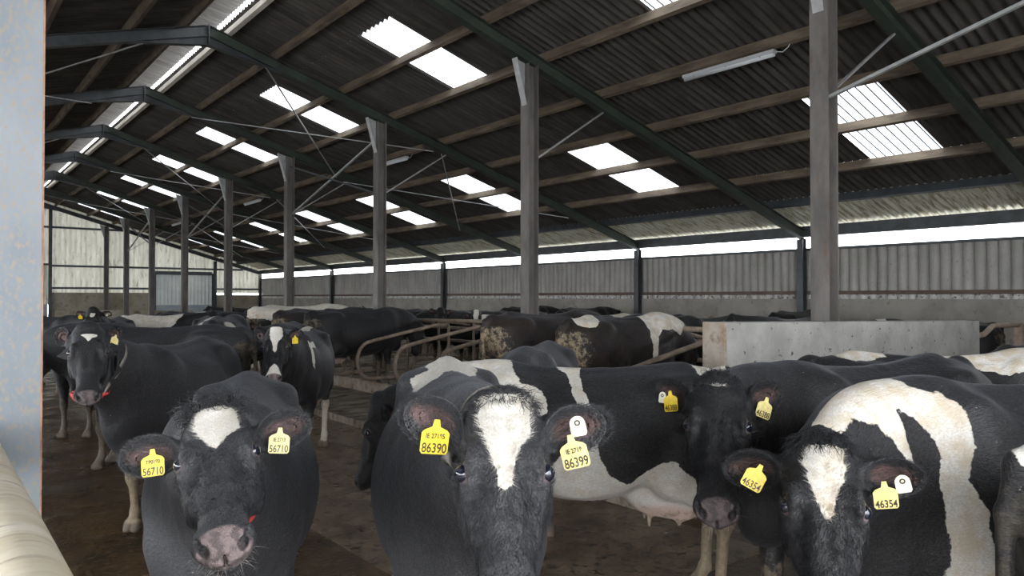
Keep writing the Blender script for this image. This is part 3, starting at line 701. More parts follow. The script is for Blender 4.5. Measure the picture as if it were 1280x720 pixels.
M_LIT_LIMED = noise_mat('lit_limed_cladding', (0.45, 0.45, 0.43), (0.70, 0.70, 0.67), scale=6.0, rough=0.8, c3=(0.16, 0.14, 0.12), s3=2.0, t3=(0.52, 0.6))  # lit strip at the cladding foot put into the colour, with lime dust
def add_glow_through(m, f):
    nt = m.node_tree; b = nt.nodes['Principled BSDF']; o = nt.nodes['Material Output']; t = nt.nodes.new('ShaderNodeBsdfTranslucent'); x = nt.nodes.new('ShaderNodeMixShader'); x.inputs[0].default_value = f
    src = b.inputs['Base Color'].links[0].from_socket; nt.links.new(src, t.inputs[0]); nt.links.new(b.outputs[0], x.inputs[1]); nt.links.new(t.outputs[0], x.inputs[2]); nt.links.new(x.outputs[0], o.inputs[0])
add_glow_through(M_CLADEND, 0.08)      # translucent share added only to brighten the end wall
def translucent(name, col, f=0.75):
    m = bpy.data.materials.new(name); m.use_nodes = True; nt = m.node_tree; nt.nodes.clear()
    o = nt.nodes.new('ShaderNodeOutputMaterial'); t = nt.nodes.new('ShaderNodeBsdfTranslucent'); d = nt.nodes.new('ShaderNodeBsdfDiffuse'); x = nt.nodes.new('ShaderNodeMixShader')
    t.inputs[0].default_value = (*col, 1); d.inputs[0].default_value = (0.55, 0.56, 0.55, 1); x.inputs[0].default_value = f
    # thin dark line once in every wave of the profile
    tc = nt.nodes.new('ShaderNodeTexCoord'); sp = nt.nodes.new('ShaderNodeSeparateXYZ'); nt.links.new(tc.outputs['Object'], sp.inputs[0])
    a = nt.nodes.new('ShaderNodeMath'); a.operation = 'MULTIPLY'; a.inputs[1].default_value = 1 / 0.146; nt.links.new(sp.outputs[1], a.inputs[0])
    fr = nt.nodes.new('ShaderNodeMath'); fr.operation = 'FRACT'; nt.links.new(a.outputs[0], fr.inputs[0])
    mr = nt.nodes.new('ShaderNodeMath'); mr.operation = 'LESS_THAN'; mr.inputs[1].default_value = 0.15; nt.links.new(fr.outputs[0], mr.inputs[0])
    mx = nt.nodes.new('ShaderNodeMix'); mx.data_type = 'RGBA'; nt.links.new(mr.outputs[0], mx.inputs[0]); mx.inputs[6].default_value = (*col, 1); mx.inputs[7].default_value = (0.015, 0.015, 0.015, 1)
    nt.links.new(mx.outputs[2], t.inputs[0])
    nt.links.new(d.outputs[0], x.inputs[1]); nt.links.new(t.outputs[0], x.inputs[2]); nt.links.new(x.outputs[0], o.inputs[0]); return m
M_ROOFLIGHT = translucent('rooflight_sheet', (0.38, 0.39, 0.39), 0.92)

# ------------------------------------------------------------------ mesh helpers
class MB:
    def __init__(s): s.V = []; s.F = []
    def quadbox(s, c8):
        n = len(s.V); s.V += [tuple(c) for c in c8]
        s.F += [tuple(n + i for i in f) for f in ((0, 3, 2, 1), (4, 5, 6, 7), (0, 1, 5, 4), (1, 2, 6, 5), (2, 3, 7, 6), (3, 0, 4, 7))]
        return s
    def box(s, x0, x1, y0, y1, z0, z1):
        return s.quadbox([(x0, y0, z0), (x1, y0, z0), (x1, y1, z0), (x0, y1, z0), (x0, y0, z1), (x1, y0, z1), (x1, y1, z1), (x0, y1, z1)])
    def beam(s, p, q, w, h, up=(0, 0, 1)):
        p, q, up = Vector(p), Vector(q), Vector(up); t = (q - p).normalized(); side = t.cross(up).normalized(); u = side.cross(t).normalized()
        return s.quadbox([a + side * (sx * w / 2) + u * (sz * h / 2) for a, sz in ((p, -1), (p, 1)) for sx in (0,)] and
                         [p - side*w/2 - u*h/2, p + side*w/2 - u*h/2, q + side*w/2 - u*h/2, q - side*w/2 - u*h/2, p - side*w/2 + u*h/2, p + side*w/2 + u*h/2, q + side*w/2 + u*h/2, q - side*w/2 + u*h/2])
    def isec(s, p, q, w, h, tf=0.012, tw=0.009, up=(0, 0, 1)):
        p, q, up = Vector(p), Vector(q), Vector(up); t = (q - p).normalized(); side = t.cross(up).normalized(); u = side.cross(t).normalized()
        o = u * (h/2 - tf/2)
        s.beam(p + o, q + o, w, tf, up=u); s.beam(p - o, q - o, w, tf, up=u); s.beam(p, q, tw, h - 2*tf, up=u)
        return s
    def tube(s, pts, r, n=10):
        pts = [Vector(p) for p in pts]; base = len(s.V); T = []
        for i in range(len(pts)):
            T.append(((pts[min(i+1, len(pts)-1)] - pts[max(i-1, 0)])).normalized())
        up = Vector((0, 0, 1)) if abs(T[0].z) < 0.9 else Vector((1, 0, 0)); a = T[0].cross(up).normalized()
        for i, p in enumerate(pts):
            a = (a - T[i] * a.dot(T[i])).normalized(); b = T[i].cross(a)
            rr = r[i] if isinstance(r, (list, tuple)) else r
            for k in range(n):
                th = 2*math.pi*k/n; s.V.append(tuple(p + a * (rr*math.cos(th)) + b * (rr*math.sin(th))))
        for i in range(len(pts)-1):
            for k in range(n):
                s.F.append((base+i*n+k, base+i*n+(k+1) % n, base+(i+1)*n+(k+1) % n, base+(i+1)*n+k))
        s.F.append(tuple(base + k for k in range(n))[::-1]); s.F.append(tuple(base + (len(pts)-1)*n + k for k in range(n)))
        return s
    def build(s, name, mat, parent=None, smooth=False, bevel=0, origin=None):
        me = bpy.data.meshes.new(name); V = s.V
        if origin is not None: V = [(v[0]-origin[0], v[1]-origin[1], v[2]-origin[2]) for v in V]
        me.from_pydata([tuple(v) for v in V], [], s.F); me.update()
        bm = bmesh.new(); bm.from_mesh(me); bmesh.ops.recalc_face_normals(bm, faces=bm.faces); bm.to_mesh(me); bm.free()
        me.materials.append(mat)
        if smooth:
            for p in me.polygons: p.use_smooth = len(p.vertices) == 4
        o = bpy.data.objects.new(name, me); link(o, parent)
        if origin is not None: o.location = origin
        if bevel:
            b = o.modifiers.new('bevel', 'BEVEL'); b.width = bevel; b.segments = 2; b.limit_method = 'ANGLE'
        return o

def struct(o): o['kind'] = 'structure'; return o
def tag(o, label, cat, group=None):
    o['label'] = label; o['category'] = cat
    if group: o['group'] = group
    return o
def empty(name, loc): o = bpy.data.objects.new(name, None); link(o); o.location = loc; return o
def put(o, parent):      # parent an object built in world coordinates
    o.parent = parent; o.location = Vector(o.location) - Vector(parent.location); return o

RX, EAVE_X, SLOPE, RZ = 3.96, 15.40, 0.295, 6.80
LX = 2*RX - EAVE_X
def roof_z(x): return RZ - SLOPE * abs(x - RX)
Y0, Y1 = -5.8, 42.6  # roof carried on unseen behind the camera to cut the front light
FR = [-0.8 + 4.8*k for k in range(10)]
CX, CXL = 7.39, 0.33

def corrugated(name, xs, y0, y1, zf, mat, pitch=0.146, amp=0.024, seg=8, parent=None):
    """sheet with its waves running across the shed; xs = stations, zf(x) = height"""
    n = max(2, int(round((y1 - y0) / pitch * seg))); ys = np.linspace(y0, y1, n + 1)
    off = amp * np.cos(2*np.pi * ys / pitch)
    V = np.array([[(x, y, zf(x) + o) for y, o in zip(ys, off)] for x in xs]).reshape(-1, 3)
    m = n + 1; a = (np.arange(len(xs)-1)*m)[:, None] + np.arange(n)[None]; F = np.stack([a, a+1, a+m+1, a+m], -1).reshape(-1, 4)
    me = new_mesh(name, V, F, [mat]); o = bpy.data.objects.new(name, me); link(o, parent); return o

def ribbed_wall(name, along, fixed, a0, a1, z0, z1, mat, pitch=0.20, depth=0.035, z1f=None, duty=0.3, seg_z=1):
    """upright trapezoid cladding; along = 'x' or 'y'"""
    prof = []; a = a0
    while a < a1 - 1e-6:
        for fa, dd in ((0, 0), (duty*0.12, depth), (duty*0.88, depth), (duty, 0)):
            t = a + fa*pitch
            if t <= a1: prof.append((t, dd))
        a += pitch
    prof.append((a1, 0))
    V = []; F = []
    for t, dd in prof:
        for z in (z0, z1 if z1f is None else z1f(t)):
            V.append((t, fixed + dd, z) if along == 'x' else (fixed + dd, t, z))
    for i in range(len(prof)-1): F.append((2*i, 2*i+2, 2*i+3, 2*i+1))
    me = new_mesh(name, np.array(V), np.array(F), [mat], smooth=False); o = bpy.data.objects.new(name, me); link(o); return o

# ------------------------------------------------------------------ setting
struct(MB().box(-60, 90, -60, 110, -0.40, -0.25).build('ground', M_YARD))
struct(MB().box(LX-0.2, EAVE_X+0.25, Y0, Y1+0.3, -0.20, 0.0).build('floor', M_FLOOR))
fs = MB().box(2.4, 4.75, 3.0, 30.0, -0.01, 0.0015); struct(fs.build('floor_scraped_strip', M_SCRAPED))
# roof: main slopes as strips around the rooflights
def strip(x0, x1, y0, y1, mat=M_ROOF, name='ceiling'): return struct(corrugated(name, [x0, x1], y0, y1, roof_z, mat))
UP = [(5.55 + 4.8*k, 6.60 + 4.8*k) for k in range(8)]; UP = [(a, b) for a, b in UP]
LO = [(4.90, 6.05)] + [(10.20 + 4.8*k, 11.35 + 4.8*k) for k in range(7)]
wn = 0
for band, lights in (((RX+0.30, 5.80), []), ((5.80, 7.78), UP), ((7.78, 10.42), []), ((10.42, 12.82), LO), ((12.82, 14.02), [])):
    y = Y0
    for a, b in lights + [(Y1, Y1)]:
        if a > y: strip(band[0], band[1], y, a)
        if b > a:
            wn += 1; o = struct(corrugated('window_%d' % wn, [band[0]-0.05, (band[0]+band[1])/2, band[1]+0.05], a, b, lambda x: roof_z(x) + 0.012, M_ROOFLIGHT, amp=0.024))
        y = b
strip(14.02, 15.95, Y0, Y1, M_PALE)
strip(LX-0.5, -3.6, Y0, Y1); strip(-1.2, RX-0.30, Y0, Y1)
y = Y0
for k in range(8):
    a, b = 1.0 + 4.8*k, 2.2 + 4.8*k; strip(-3.6, -1.2, y, a); wn += 1; y = b
    struct(corrugated('window_%d' % wn, [-3.65, -2.4, -1.15], a, b, lambda x: roof_z(x) + 0.012, M_ROOFLIGHT))  # unseen rooflights added on the left slope to brighten the inside
strip(-3.6, -1.2, y, Y1)
# ventilated ridge: raised pale canopy with open sides
struct(corrugated('ceiling_ridge_canopy', [RX-0.62, RX, RX+0.435], Y0, Y1, lambda x: RZ + 0.25 - 0.18*abs(x-RX), M_CAP, pitch=0.146, amp=0.022))
# side wall: cast concrete, cladding above, open slot to the sky under the eave
for k in range(-1, 9):
    a, b = max(Y0, FR[0] + 4.8*k), min(Y1, FR[0] + 4.8*(k+1))
    struct(MB().box(15.36, 15.56, a + 0.01, b - 0.01, 0, 1.77).build('wall_right_concrete', M_CONC))
struct(ribbed_wall('wall_right', 'y', 15.42, Y0, Y1, 1.87, 2.87, M_CLAD, pitch=0.20, depth=0.06, duty=0.20))
struct(ribbed_wall('wall_right_lit_foot', 'y', 15.42, Y0, Y1, 1.765, 1.87, M_LIT_LIMED, pitch=0.20, depth=0.06, duty=0.20))
struct(MB().box(15.40, 15.50, Y0, Y1, 2.84, 2.90).build('trim_1', M_STEEL))
struct(ribbed_wall('wall_front_blocker', 'x', Y0, 5.0, EAVE_X, 0.0, 3.0, M_CLAD, z1f=lambda x: roof_z(x) - 0.02))  # unseen part wall, added to cut the light coming from the right
struct(MB().box(LX-0.25, LX-0.05, 4.0, Y1, 0, 1.30).build('wall_left_concrete', M_CONC))
# end wall
def gable_top(x): return roof_z(x) - 0.02
struct(ribbed_wall('wall_back', 'x', 42.45, 4.90, EAVE_X, 2.05, 3.0, M_CLADEND, pitch=0.22, depth=-0.04, z1f=gable_top, duty=0.35))
struct(ribbed_wall('wall_back_left', 'x', 42.45, LX, 4.90, 1.45, 3.0, M_CLADEND, pitch=0.22, depth=-0.04, z1f=gable_top, duty=0.35))
struct(MB().box(4.98, 9.66, 42.36, 42.60, 0, 2.05).build('wall_back_concrete', M_CONCEND))
struct(MB().box(12.66, 15.40, 42.36, 42.60, 0, 1.95).build('wall_back_concrete_corner', M_CONCEND))
struct(MB().box(LX, 0.3, 42.36, 42.60, 0, 1.45).build('wall_back_concrete_left', M_CONCEND))
d1 = struct(empty('door_1', (11.15, 42.30, 0)))
put(ribbed_wall('door_sheeting', 'x', 42.36, 9.72, 12.62, 1.40, 3.05, M_DOORSHEET, pitch=0.19, depth=-0.02, duty=0.2), d1)
put(MB().box(9.72, 12.62, 42.32, 42.36, 0.05, 1.40).build('door_panel', M_GALVDOOR), d1)
put(MB().box(9.66, 9.74, 42.28, 42.36, 0, 3.1).box(12.60, 12.68, 42.28, 42.36, 0, 3.1).box(9.66, 12.68, 42.28, 42.36, 3.02, 3.12).build('door_frame', M_STEEL), d1)
d2 = struct(empty('door_2', (2.6, 42.30, 0)))
put(MB().box(0.4, 4.86, 42.30, 42.34, 0.05, 1.48).build('door_panel', M_GALVDOOR), d2)
put(ribbed_wall('door_sheeting', 'x', 42.34, 0.4, 4.86, 1.46, 3.38, M_CLADEND, pitch=0.2, depth=-0.02, duty=0.3), d2)
rl = MB()
for x0, x1, z in ((LX, 4.9, 3.42), (4.9, 14.3, 3.36), (LX, 12.0, 5.25), (4.9, 9.7, 2.27), (12.6, 15.4, 2.27), (9.7, 12.6, 3.16)):
    x1 = min(x1, RX + (RZ - 0.25 - z) / SLOPE); rl.beam((x0, 42.33, z), (x1, 42.33, z), 0.06, 0.10)
struct(rl.build('trim_2', M_STEEL))
struct(MB().box(4.95, 5.05, 15.2, 15.3, 0, 0.01).build('trim_3', M_STEEL)) if False else None
tag(MB().box(5.05, 8.2, 41.2, 41.35, 0, 1.17).box(8.25, 11.3, 41.2, 41.35, 0, 1.13).build('boarded_wall', M_CONCEND), 'low stained boarded wall in front of the end wall and its doors', 'wall')

ordinal = ['nearest', 'second nearest', 'third nearest', 'fourth nearest', 'fifth nearest', 'sixth nearest', 'seventh nearest', 'eighth nearest', 'ninth nearest']
# ------------------------------------------------------------------ steel frames
def column(y, idx, x=CX, mat=M_COL, label=None, side=-1, w=0.20):
    top = roof_z(x) - 0.17 - 0.20
    r = empty('steel_column', (x, y, 0)); 
    put(MB().isec((x, y, 0.0), (x, y, top), w, w, 0.016, 0.010, up=(1, 0, 0) if x == CX else (0, 1, 0)).build('post', mat), r)
    put(MB().box(x-0.16, x+0.16, y-0.16, y+0.16, 0.0, 0.02).build('base_plate', M_GALV), r)
    zt = top - 0.02
    g = MB(); s_ = side
    t = 0.012
    pts = [(x + s_*0.10, zt - 0.62), (x + s_*0.30, zt + 0.02 - s_*SLOPE*0 + SLOPE*0.2*(1 if (x > RX) == (s_ < 0) else -1)), (x + s_*0.10, zt + SLOPE*0.1*(1 if (x > RX) == (s_ < 0) else -1))]
    c8 = []
    g.V = [(a, y - t/2, b) for a, b in pts] + [(a, y + t/2, b) for a, b in pts]; g.F = [(0, 1, 2), (5, 4, 3), (0, 3, 4, 1), (1, 4, 5, 2), (2, 5, 3, 0)]
    g.beam((pts[0][0], y, pts[0][1]), (pts[1][0], y, pts[1][1]), 0.10, 0.012, up=(0, 1, 0)) if False else g.beam((pts[0][0], y, pts[0][1]), (pts[1][0], y, pts[1][1]), 0.012, 0.12, up=(0, 1, 0))
    put(g.build('haunch_bracket', M_GALV if x == CX else M_STEEL), r)
    tag(r, label or ('%s dusty steel column in the long row down the shed' % ordinal[idx]), 'column', 'steel columns down the shed')
    return r
for k, y in enumerate(FR[1:]):
    column(y, k) if k < 8 else column(y - 0.12, k, label='steel column built against the end wall, farthest of the row')
column(FR[0], 0, label='dusty steel column beside the open front, outside the photo')
pil = column(FR[1], 0, x=CXL, mat=M_COLBRIGHT, label='pale blue-grey speckled steel column at the left edge, close to the camera', side=1)
pil['group'] = 'steel columns on the near side'
put(MB().box(CXL+0.094, CXL+0.101, FR[1]-0.104, FR[1]-0.088, 0.02, 4.8).build('rusty_edge', M_RUST), pil)['label'] = 'rust-brown edge of the flange'
for k, y in enumerate(FR[2:]):
    if k < 8: column(min(y, FR[-1]-0.12), k, x=CXL, label='dusty steel column of the left row, %s behind the blue-grey one' % ordinal[k])['group'] = 'steel columns on the near side'
rafters = []
for k, y in enumerate(FR):
    r = empty('roof_frame', (RX, y, 0)); h = 0.19; yy = min(y, FR[-1] - 0.12)
    def rz(x): return roof_z(x) - 0.17 - h/2
    for sx, nm in ((1, EAVE_X - 0.02), (-1, LX + 0.02)):
        put(MB().isec((RX, yy, rz(RX)), (nm, yy, rz(nm)), 0.14, h, 0.012, 0.008).build('rafter', M_STEEL if sx < 0 else (M_STEELG if k < 9 else M_STEEL)), r)
        # tapered haunch under the apex
        g = MB(); x1 = RX + sx*1.35; zb = rz(RX) - h/2
        P = [(RX, zb - 0.16), (RX, zb), (x1, rz(x1) - h/2)]
        for dy in (-0.005, 0.005): g.V += [(a, yy + dy, b) for a, b in P]
        g.F = [(0, 1, 2), (5, 4, 3), (0, 3, 4, 1), (1, 4, 5, 2), (2, 5, 3, 0)]
        g.beam((RX, yy, zb - 0.16), (x1, yy, rz(x1) - h/2), 0.14, 0.012)
        put(g.build('apex_haunch', M_STEEL), r)
    put(MB().box(RX-0.012, RX+0.012, yy-0.085, yy+0.085, rz(RX)-h/2-0.17, rz(RX)+h/2+0.01).build('apex_plate', M_STEEL), r)
    zr = rz(EAVE_X) - h/2
    put(MB().isec((15.27, yy, 0.0), (15.27, yy, zr+0.02), 0.15, 0.15, 0.012, 0.008, up=(1, 0, 0)).build('wall_post', M_STEEL), r)
    put(MB().isec((LX+0.13, yy, 0.0), (LX+0.13, yy, zr+0.02), 0.15, 0.15, 0.012, 0.008, up=(1, 0, 0)).build('wall_post', M_STEEL), r)
    if 1 <= k:
        # strut from column to rafter
        pass
    where = 'frame behind the camera over the open front' if k == 0 else ('pitched steel roof frame set against the end wall' if k == 9 else 'pitched dark steel roof frame, %s of the line of frames' % ordinal[k-1])
    tag(r, where, 'roof frame', 'pitched steel roof frames')
# gable posts
for x, nm in ((4.95, 'left'), (12.75, 'right')):
    tag(MB().isec((x, 42.24, 0), (x, 42.24, roof_z(x)-0.40), 0.14, 0.16, 0.012, 0.01, up=(0, 1, 0)).build('gable_post', M_STEEL), 'dark steel post on the end wall, %s side' % nm, 'post')
# braces: column to rafter, and crossed rods in every other bay
def rod(name, p, q, w, label, group, mat=M_GALV, flat=True):
    o = MB().beam(p, q, w, w*0.7).build(name, mat, origin=p)
    return tag(o, label, 'brace', group)
for k, y in enumerate(FR[1:9]):
    p, q = (CX+0.10, y, 3.95), (CX+1.62, y, roof_z(CX+1.62)-0.38)
    rod('knee_brace', p, q, 0.035, 'thin steel strut from the %s column up to its rafter' % ordinal[k], 'struts from columns to rafters')
def xbrace(y0, y1, which, names=('a', 'b')):
    z = 3.95; t = 5.15
    rod('brace_bar', (CX, y0+0.1, z), (CX, y1-0.1, t), 0.045, 'steel angle rising %s between two columns, %s' % ('away', which), 'crossed braces between columns', M_STEEL)
    rod('brace_bar', (CX+0.05, y1-0.1, z), (CX+0.05, y0+0.1, t), 0.045, 'steel angle rising %s between two columns, %s' % ('forward', which), 'crossed braces between columns')
xbrace(FR[3], FR[4], 'third bay from the front'); xbrace(FR[5], FR[6], 'fifth bay from the front'); xbrace(FR[7], FR[8], 'seventh bay from the front')
rod('brace_bar', (CX-0.04, FR[1]-0.08, 3.88), (CX-0.04, FR[0], 5.08), 0.045, 'long pale steel angle rising right from the nearest column', 'crossed braces between columns')
def wind(x0, x1, y0, y1, which):
    for a, b, c in ((y0, y1, 'one way'), (y1, y0, 'the other way')):
        z = 0.40 if a == y0 else 0.425
        rod('wind_rod', (x0, a, roof_z(x0)-z), (x1, b, roof_z(x1)-z), 0.026, 'thin steel rod crossing under the purlins %s, %s' % (c, which), 'thin rods crossing under the roof')
for (a, b, w_) in ((FR[3], FR[4], 'third bay'), (FR[5], FR[6], 'fifth bay'), (FR[7], FR[8], 'seventh bay')):
    wind(5.0, 8.7, a, b, w_ + ' upper slope'); wind(8.9, 12.7, a, b, w_ + ' lower slope'); wind(2.9, -0.7, a, b, w_ + ' left slope')
# purlins
PX = [5.17, 6.55, 7.70, 8.95, 10.25, 11.45, 12.75, 13.98]
names = ['first below the ridge', 'second below the ridge', 'third below the ridge', 'fourth below the ridge', 'fifth below the ridge', 'sixth below the ridge', 'seventh below the ridge', 'lowest dark one above the pale eave sheets']
def purlin(x, label, mat=M_WOOD, w=0.075, h=0.15, drop=0.025):
    z = roof_z(x) - drop - h/2; s_ = -SLOPE if x > RX else SLOPE
    u = Vector((-s_, 0, 1)).normalized()
    o = MB().beam((x, Y0, z), (x, Y1-0.2, z), w, h, up=u).build('timber_purlin', mat, origin=(x, Y0, z)); return tag(o, label, 'purlin', 'timber purlins under the roof')
for x, nm in zip(PX, names):
    purlin(x, 'long timber purlin on the right slope, ' + nm, M_STEEL if x > 13 else M_WOOD)
purlin(4.33, 'timber purlin along the right edge of the open ridge, coloured pale as daylit', M_WOODPALE)  # daylight from the ridge gap put into the paler timber colour
purlin(3.56, 'dark timber purlin along the left edge of the open ridge')
for x, nm in ((2.70, 'first'), (1.45, 'second'), (0.15, 'third'), (-1.1, 'fourth'), (-2.4, 'fifth'), (-3.7, 'sixth'), (-5.0, 'seventh'), (-6.3, 'eighth')):
    purlin(x, 'timber purlin on the left slope, %s below the ridge' % nm)
tag(MB().box(15.28, 15.38, Y0, Y1-0.2, 3.14, 3.38).build('eave_beam', M_STEEL, origin=(0, 0, 0)), 'dark steel eave beam above the bright slot on the right', 'beam')
tag(MB().box(LX+0.0, LX+0.10, Y0, Y1-0.2, 3.14, 3.38).build('eave_beam', M_STEEL), 'dark steel eave beam on the far left side', 'beam')
for k in range(9):
    a, b = FR[k] + 0.10, FR[k+1] - 0.10
    tag(MB().box(15.32, 15.41, a, b, 1.865, 1.945).build('wall_rail', M_RUST if False else noise_mat('rail_%d' % k, (0.085, 0.060, 0.048), (0.13, 0.095, 0.075), scale=5)  if k == 0 else bpy.data.materials['rail_0']), 'brown steel rail on the right wall between posts, bay %s from the front' % ['nearest', 'second', 'third', 'fourth', 'fifth', 'sixth', 'seventh', 'eighth', 'ninth'][k], 'rail', 'brown rails on the right wall')
# batten lights
for k, (y, lab) in enumerate(((6.27, 'nearest batten light, hung under a purlin left of the nearest column'), (15.87, 'second batten light, beside the third column'), (25.5, 'third batten light, seen small between distant columns'), (35.1, 'farthest batten light, near the end wall'))):
    r = empty('batten_light', (8.93, y, roof_z(8.93) - 0.235)); L_ = 0.76
    b = MB().quadbox([(-0.045, -L_, -0.02), (0.045, -L_, -0.02), (0.045, L_, -0.02), (-0.045, L_, -0.02), (-0.05, -L_, 0.03), (0.05, -L_, 0.03), (0.05, L_, 0.03), (-0.05, L_, 0.03)]).build('body', M_LAMP, r, bevel=0.008)
    MB().tube([(0, -L_+0.02, -0.03), (0, L_-0.02, -0.03)], 0.034, 12).build('diffuser', simple_mat('batten_diffuser', (0.66, 0.68, 0.70), 0.3) if k == 0 else bpy.data.materials['batten_diffuser'], r, smooth=True)
    for t in (-0.55, 0, 0.55): MB().box(-0.04, 0.04, t-0.012, t+0.012, -0.035, 0.032).build('clip', M_GALV, r)
    MB().tube([(0, -L_, 0.0), (0.01, -L_-0.10, -0.03), (0.02, -L_-0.18, 0.02), (0.02, -L_-0.22, 0.09)], 0.006, 6).build('cable', M_LAMP, r, smooth=True)
    tag(r, lab, 'light', 'batten lights under the roof')

# ------------------------------------------------------------------ cubicles
struct(MB().box(4.75, 6.35, 3.9, 30.0, 0.0, 0.10).build('floor_step', M_BED))
struct(MB().box(6.35, 10.5, 3.9, 36.0, 0.0, 0.26).build('floor_cubicle_bed', M_BED))
struct(MB().box(6.29, 6.37, 3.9, 36.0, 0.0, 0.30).build('trim_kerb', M_STAIN))
struct(MB().box(13.0, 15.35, 0.0, 40.0, 0.0, 0.22).build('floor_wall_beds', M_BED))
def divider(y, label, x0=5.62, x1=7.42, flip=1, z0=0.45, z1=1.07, z2=1.33, group='tubular cubicle dividers', r=0.030):
    o = empty('cubicle_divider', (x1, y, 0.0)); d = (x1 - x0)
    P = []; R_ = (z1 - z0) / 2
    top = [(x1, z2)] + [(x1 - flip*0.25, z2 - 0.01)]
    top.append((x0 + flip*0.40, z1 + 0.03)); 
    arc = [(x0 + flip*(0.26 - 0.26*math.sin(a)), (z0+z1)/2 + R_*math.cos(a)) for a in np.linspace(0.0, math.pi, 12)]
    bot = [(x0 + flip*0.9, z0), (x1 - flip*0.28, z0 + 0.02), (x1 - flip*0.10, z0 - 0.06), (x1, z0 - 0.18)]
    pts = [Vector((a, 0, b)) for a, b in top + arc + bot]
    # relax the corners
    fine = []
    for i in range(len(pts)-1):
        for t in np.linspace(0, 1, 6, endpoint=False): fine.append(pts[i].lerp(pts[i+1], t))
    fine.append(pts[-1])
    for _ in range(6): fine = [fine[0]] + [(fine[i-1] + fine[i]*2 + fine[i+1]) / 4 for i in range(1, len(fine)-1)] + [fine[-1]]
    MB().tube([(p.x - x1, 0, p.z) for p in fine], r, 10).build('loop_pipe', M_PIPE, o, smooth=True)
    MB().tube([(0, 0, 0.0), (0, 0, z2 - 0.02)], 0.026, 10).build('post', M_PIPE, o, smooth=True)
    MB().tube([(-flip*0.05, 0, z2 - 0.005), (-flip*0.16, 0, z2 - 0.012)], r*1.35, 10).build('clamp', M_PIPE, o, smooth=True)
    tag(o, label, 'divider', group); return o
ys = [5.25, 6.48, 7.62, 8.70, 9.87, 11.10, 12.30, 13.50, 14.70, 15.90]
lab = ['cubicle divider beside the concrete block wall', 'second cubicle divider behind the concrete block wall', 'third cubicle divider, behind the standing cows', 'curved cubicle divider showing its round end closest to the white-backed cow', 'middle one of the three curved cubicle divider loops in view', 'leftmost curved cubicle divider loop in view', 'straight-looking cubicle divider above the leftmost loop'] + ['cubicle divider among the cows behind the loops'] * 3
for y, l in zip(ys, lab): divider(y, l)
for y in ys: divider(y + 0.2, 'divider of the far row of cubicles, facing the wall side', x0=9.9, x1=8.12, flip=-1, group='tubular cubicle dividers facing the wall')
for z, l in ((1.36, 'long brown top rail over the cubicle loops'),):
    o = MB().tube([(7.28, 4.2, z+0.06), (7.29, 9.3, z+0.05), (7.28, 12.9, z+0.01)], 0.033, 10).build('neck_rail', M_PIPE, smooth=True); tag(o, l, 'rail')
o = MB().tube([(7.60, 4.2, 1.02), (7.60, 12.6, 1.02)], 0.028, 10).build('brisket_rail', M_PIPE, smooth=True); tag(o, 'lower brown rail behind the top rail of the cubicles', 'rail')
o = MB().tube([(8.02, 4.2, 1.22), (8.02, 16.0, 1.22)], 0.030, 10).build('neck_rail', M_PIPE, smooth=True); tag(o, 'far brown rail along the wall-side cubicles', 'rail')
for x in (7.62,):
    o = MB().box(7.74, 7.86, 10.42, 10.54, 0.26, 1.50).build('timber_stake', M_WOODPALE, bevel=0.01); tag(o, 'pale square post standing up above the cubicle rails', 'post')
# wall-side row
for k, y in enumerate(np.arange(1.4, 30, 1.2)):
    divider(float(y), 'small cubicle divider against the right wall', x0=13.15, x1=15.0, group='cubicle dividers against the right wall', r=0.026)
# sloped concrete block wall closing the cubicle row
bw = empty('block_wall', (5.1, 3.6, 0))
def slab(x0, x1, name, mat, y0=3.60, y1=3.82):
    def tz(x): return 1.60 - 0.017*(x - 5.1)
    return put(MB().quadbox([(x0, y0, 0), (x1, y0, 0), (x1, y1, 0), (x0, y1, 0), (x0, y0, tz(x0)), (x1, y0, tz(x1)), (x1, y1, tz(x1)), (x0, y1, tz(x0))]).build(name, mat, bevel=0.012), bw)
slab(5.10, 7.49, 'panel', M_BLOCK); slab(7.50, 10.42, 'panel', M_BLOCK)
slab(5.085, 5.11, 'end_face', M_STAIN, 3.595, 3.825)['label'] = 'brown dung-stained end of the concrete'
tag(bw, 'grey pitted concrete block wall in front of the nearest column', 'wall')
# gate rail right of the block wall
g = empty('pipe_gate', (10.6, 3.6, 0)); MB().tube([(-0.1, 0.1, 1.30), (0.25, 0.1, 1.32), (0.55, 0.1, 1.42), (4.0, 0.1, 1.42)], 0.035, 10).build('top_pipe', M_PIPE, g, smooth=True)
MB().box(1.5, 1.62, 0.05, 0.15, 0.0, 1.42).build('post', M_PIPE, g); tag(g, 'brown pipe rail running right from the concrete block wall', 'gate')
# thick cream rail in the left foreground
o = MB().tube([(0.171, y, 1.162) for y in np.linspace(-1.5, 3.88, 40)], 0.10, 40).build('barrier_rail', M_RAIL, smooth=True)
tag(o, 'thick rounded cream rail in the bottom left corner, running to the blue-grey column', 'rail')
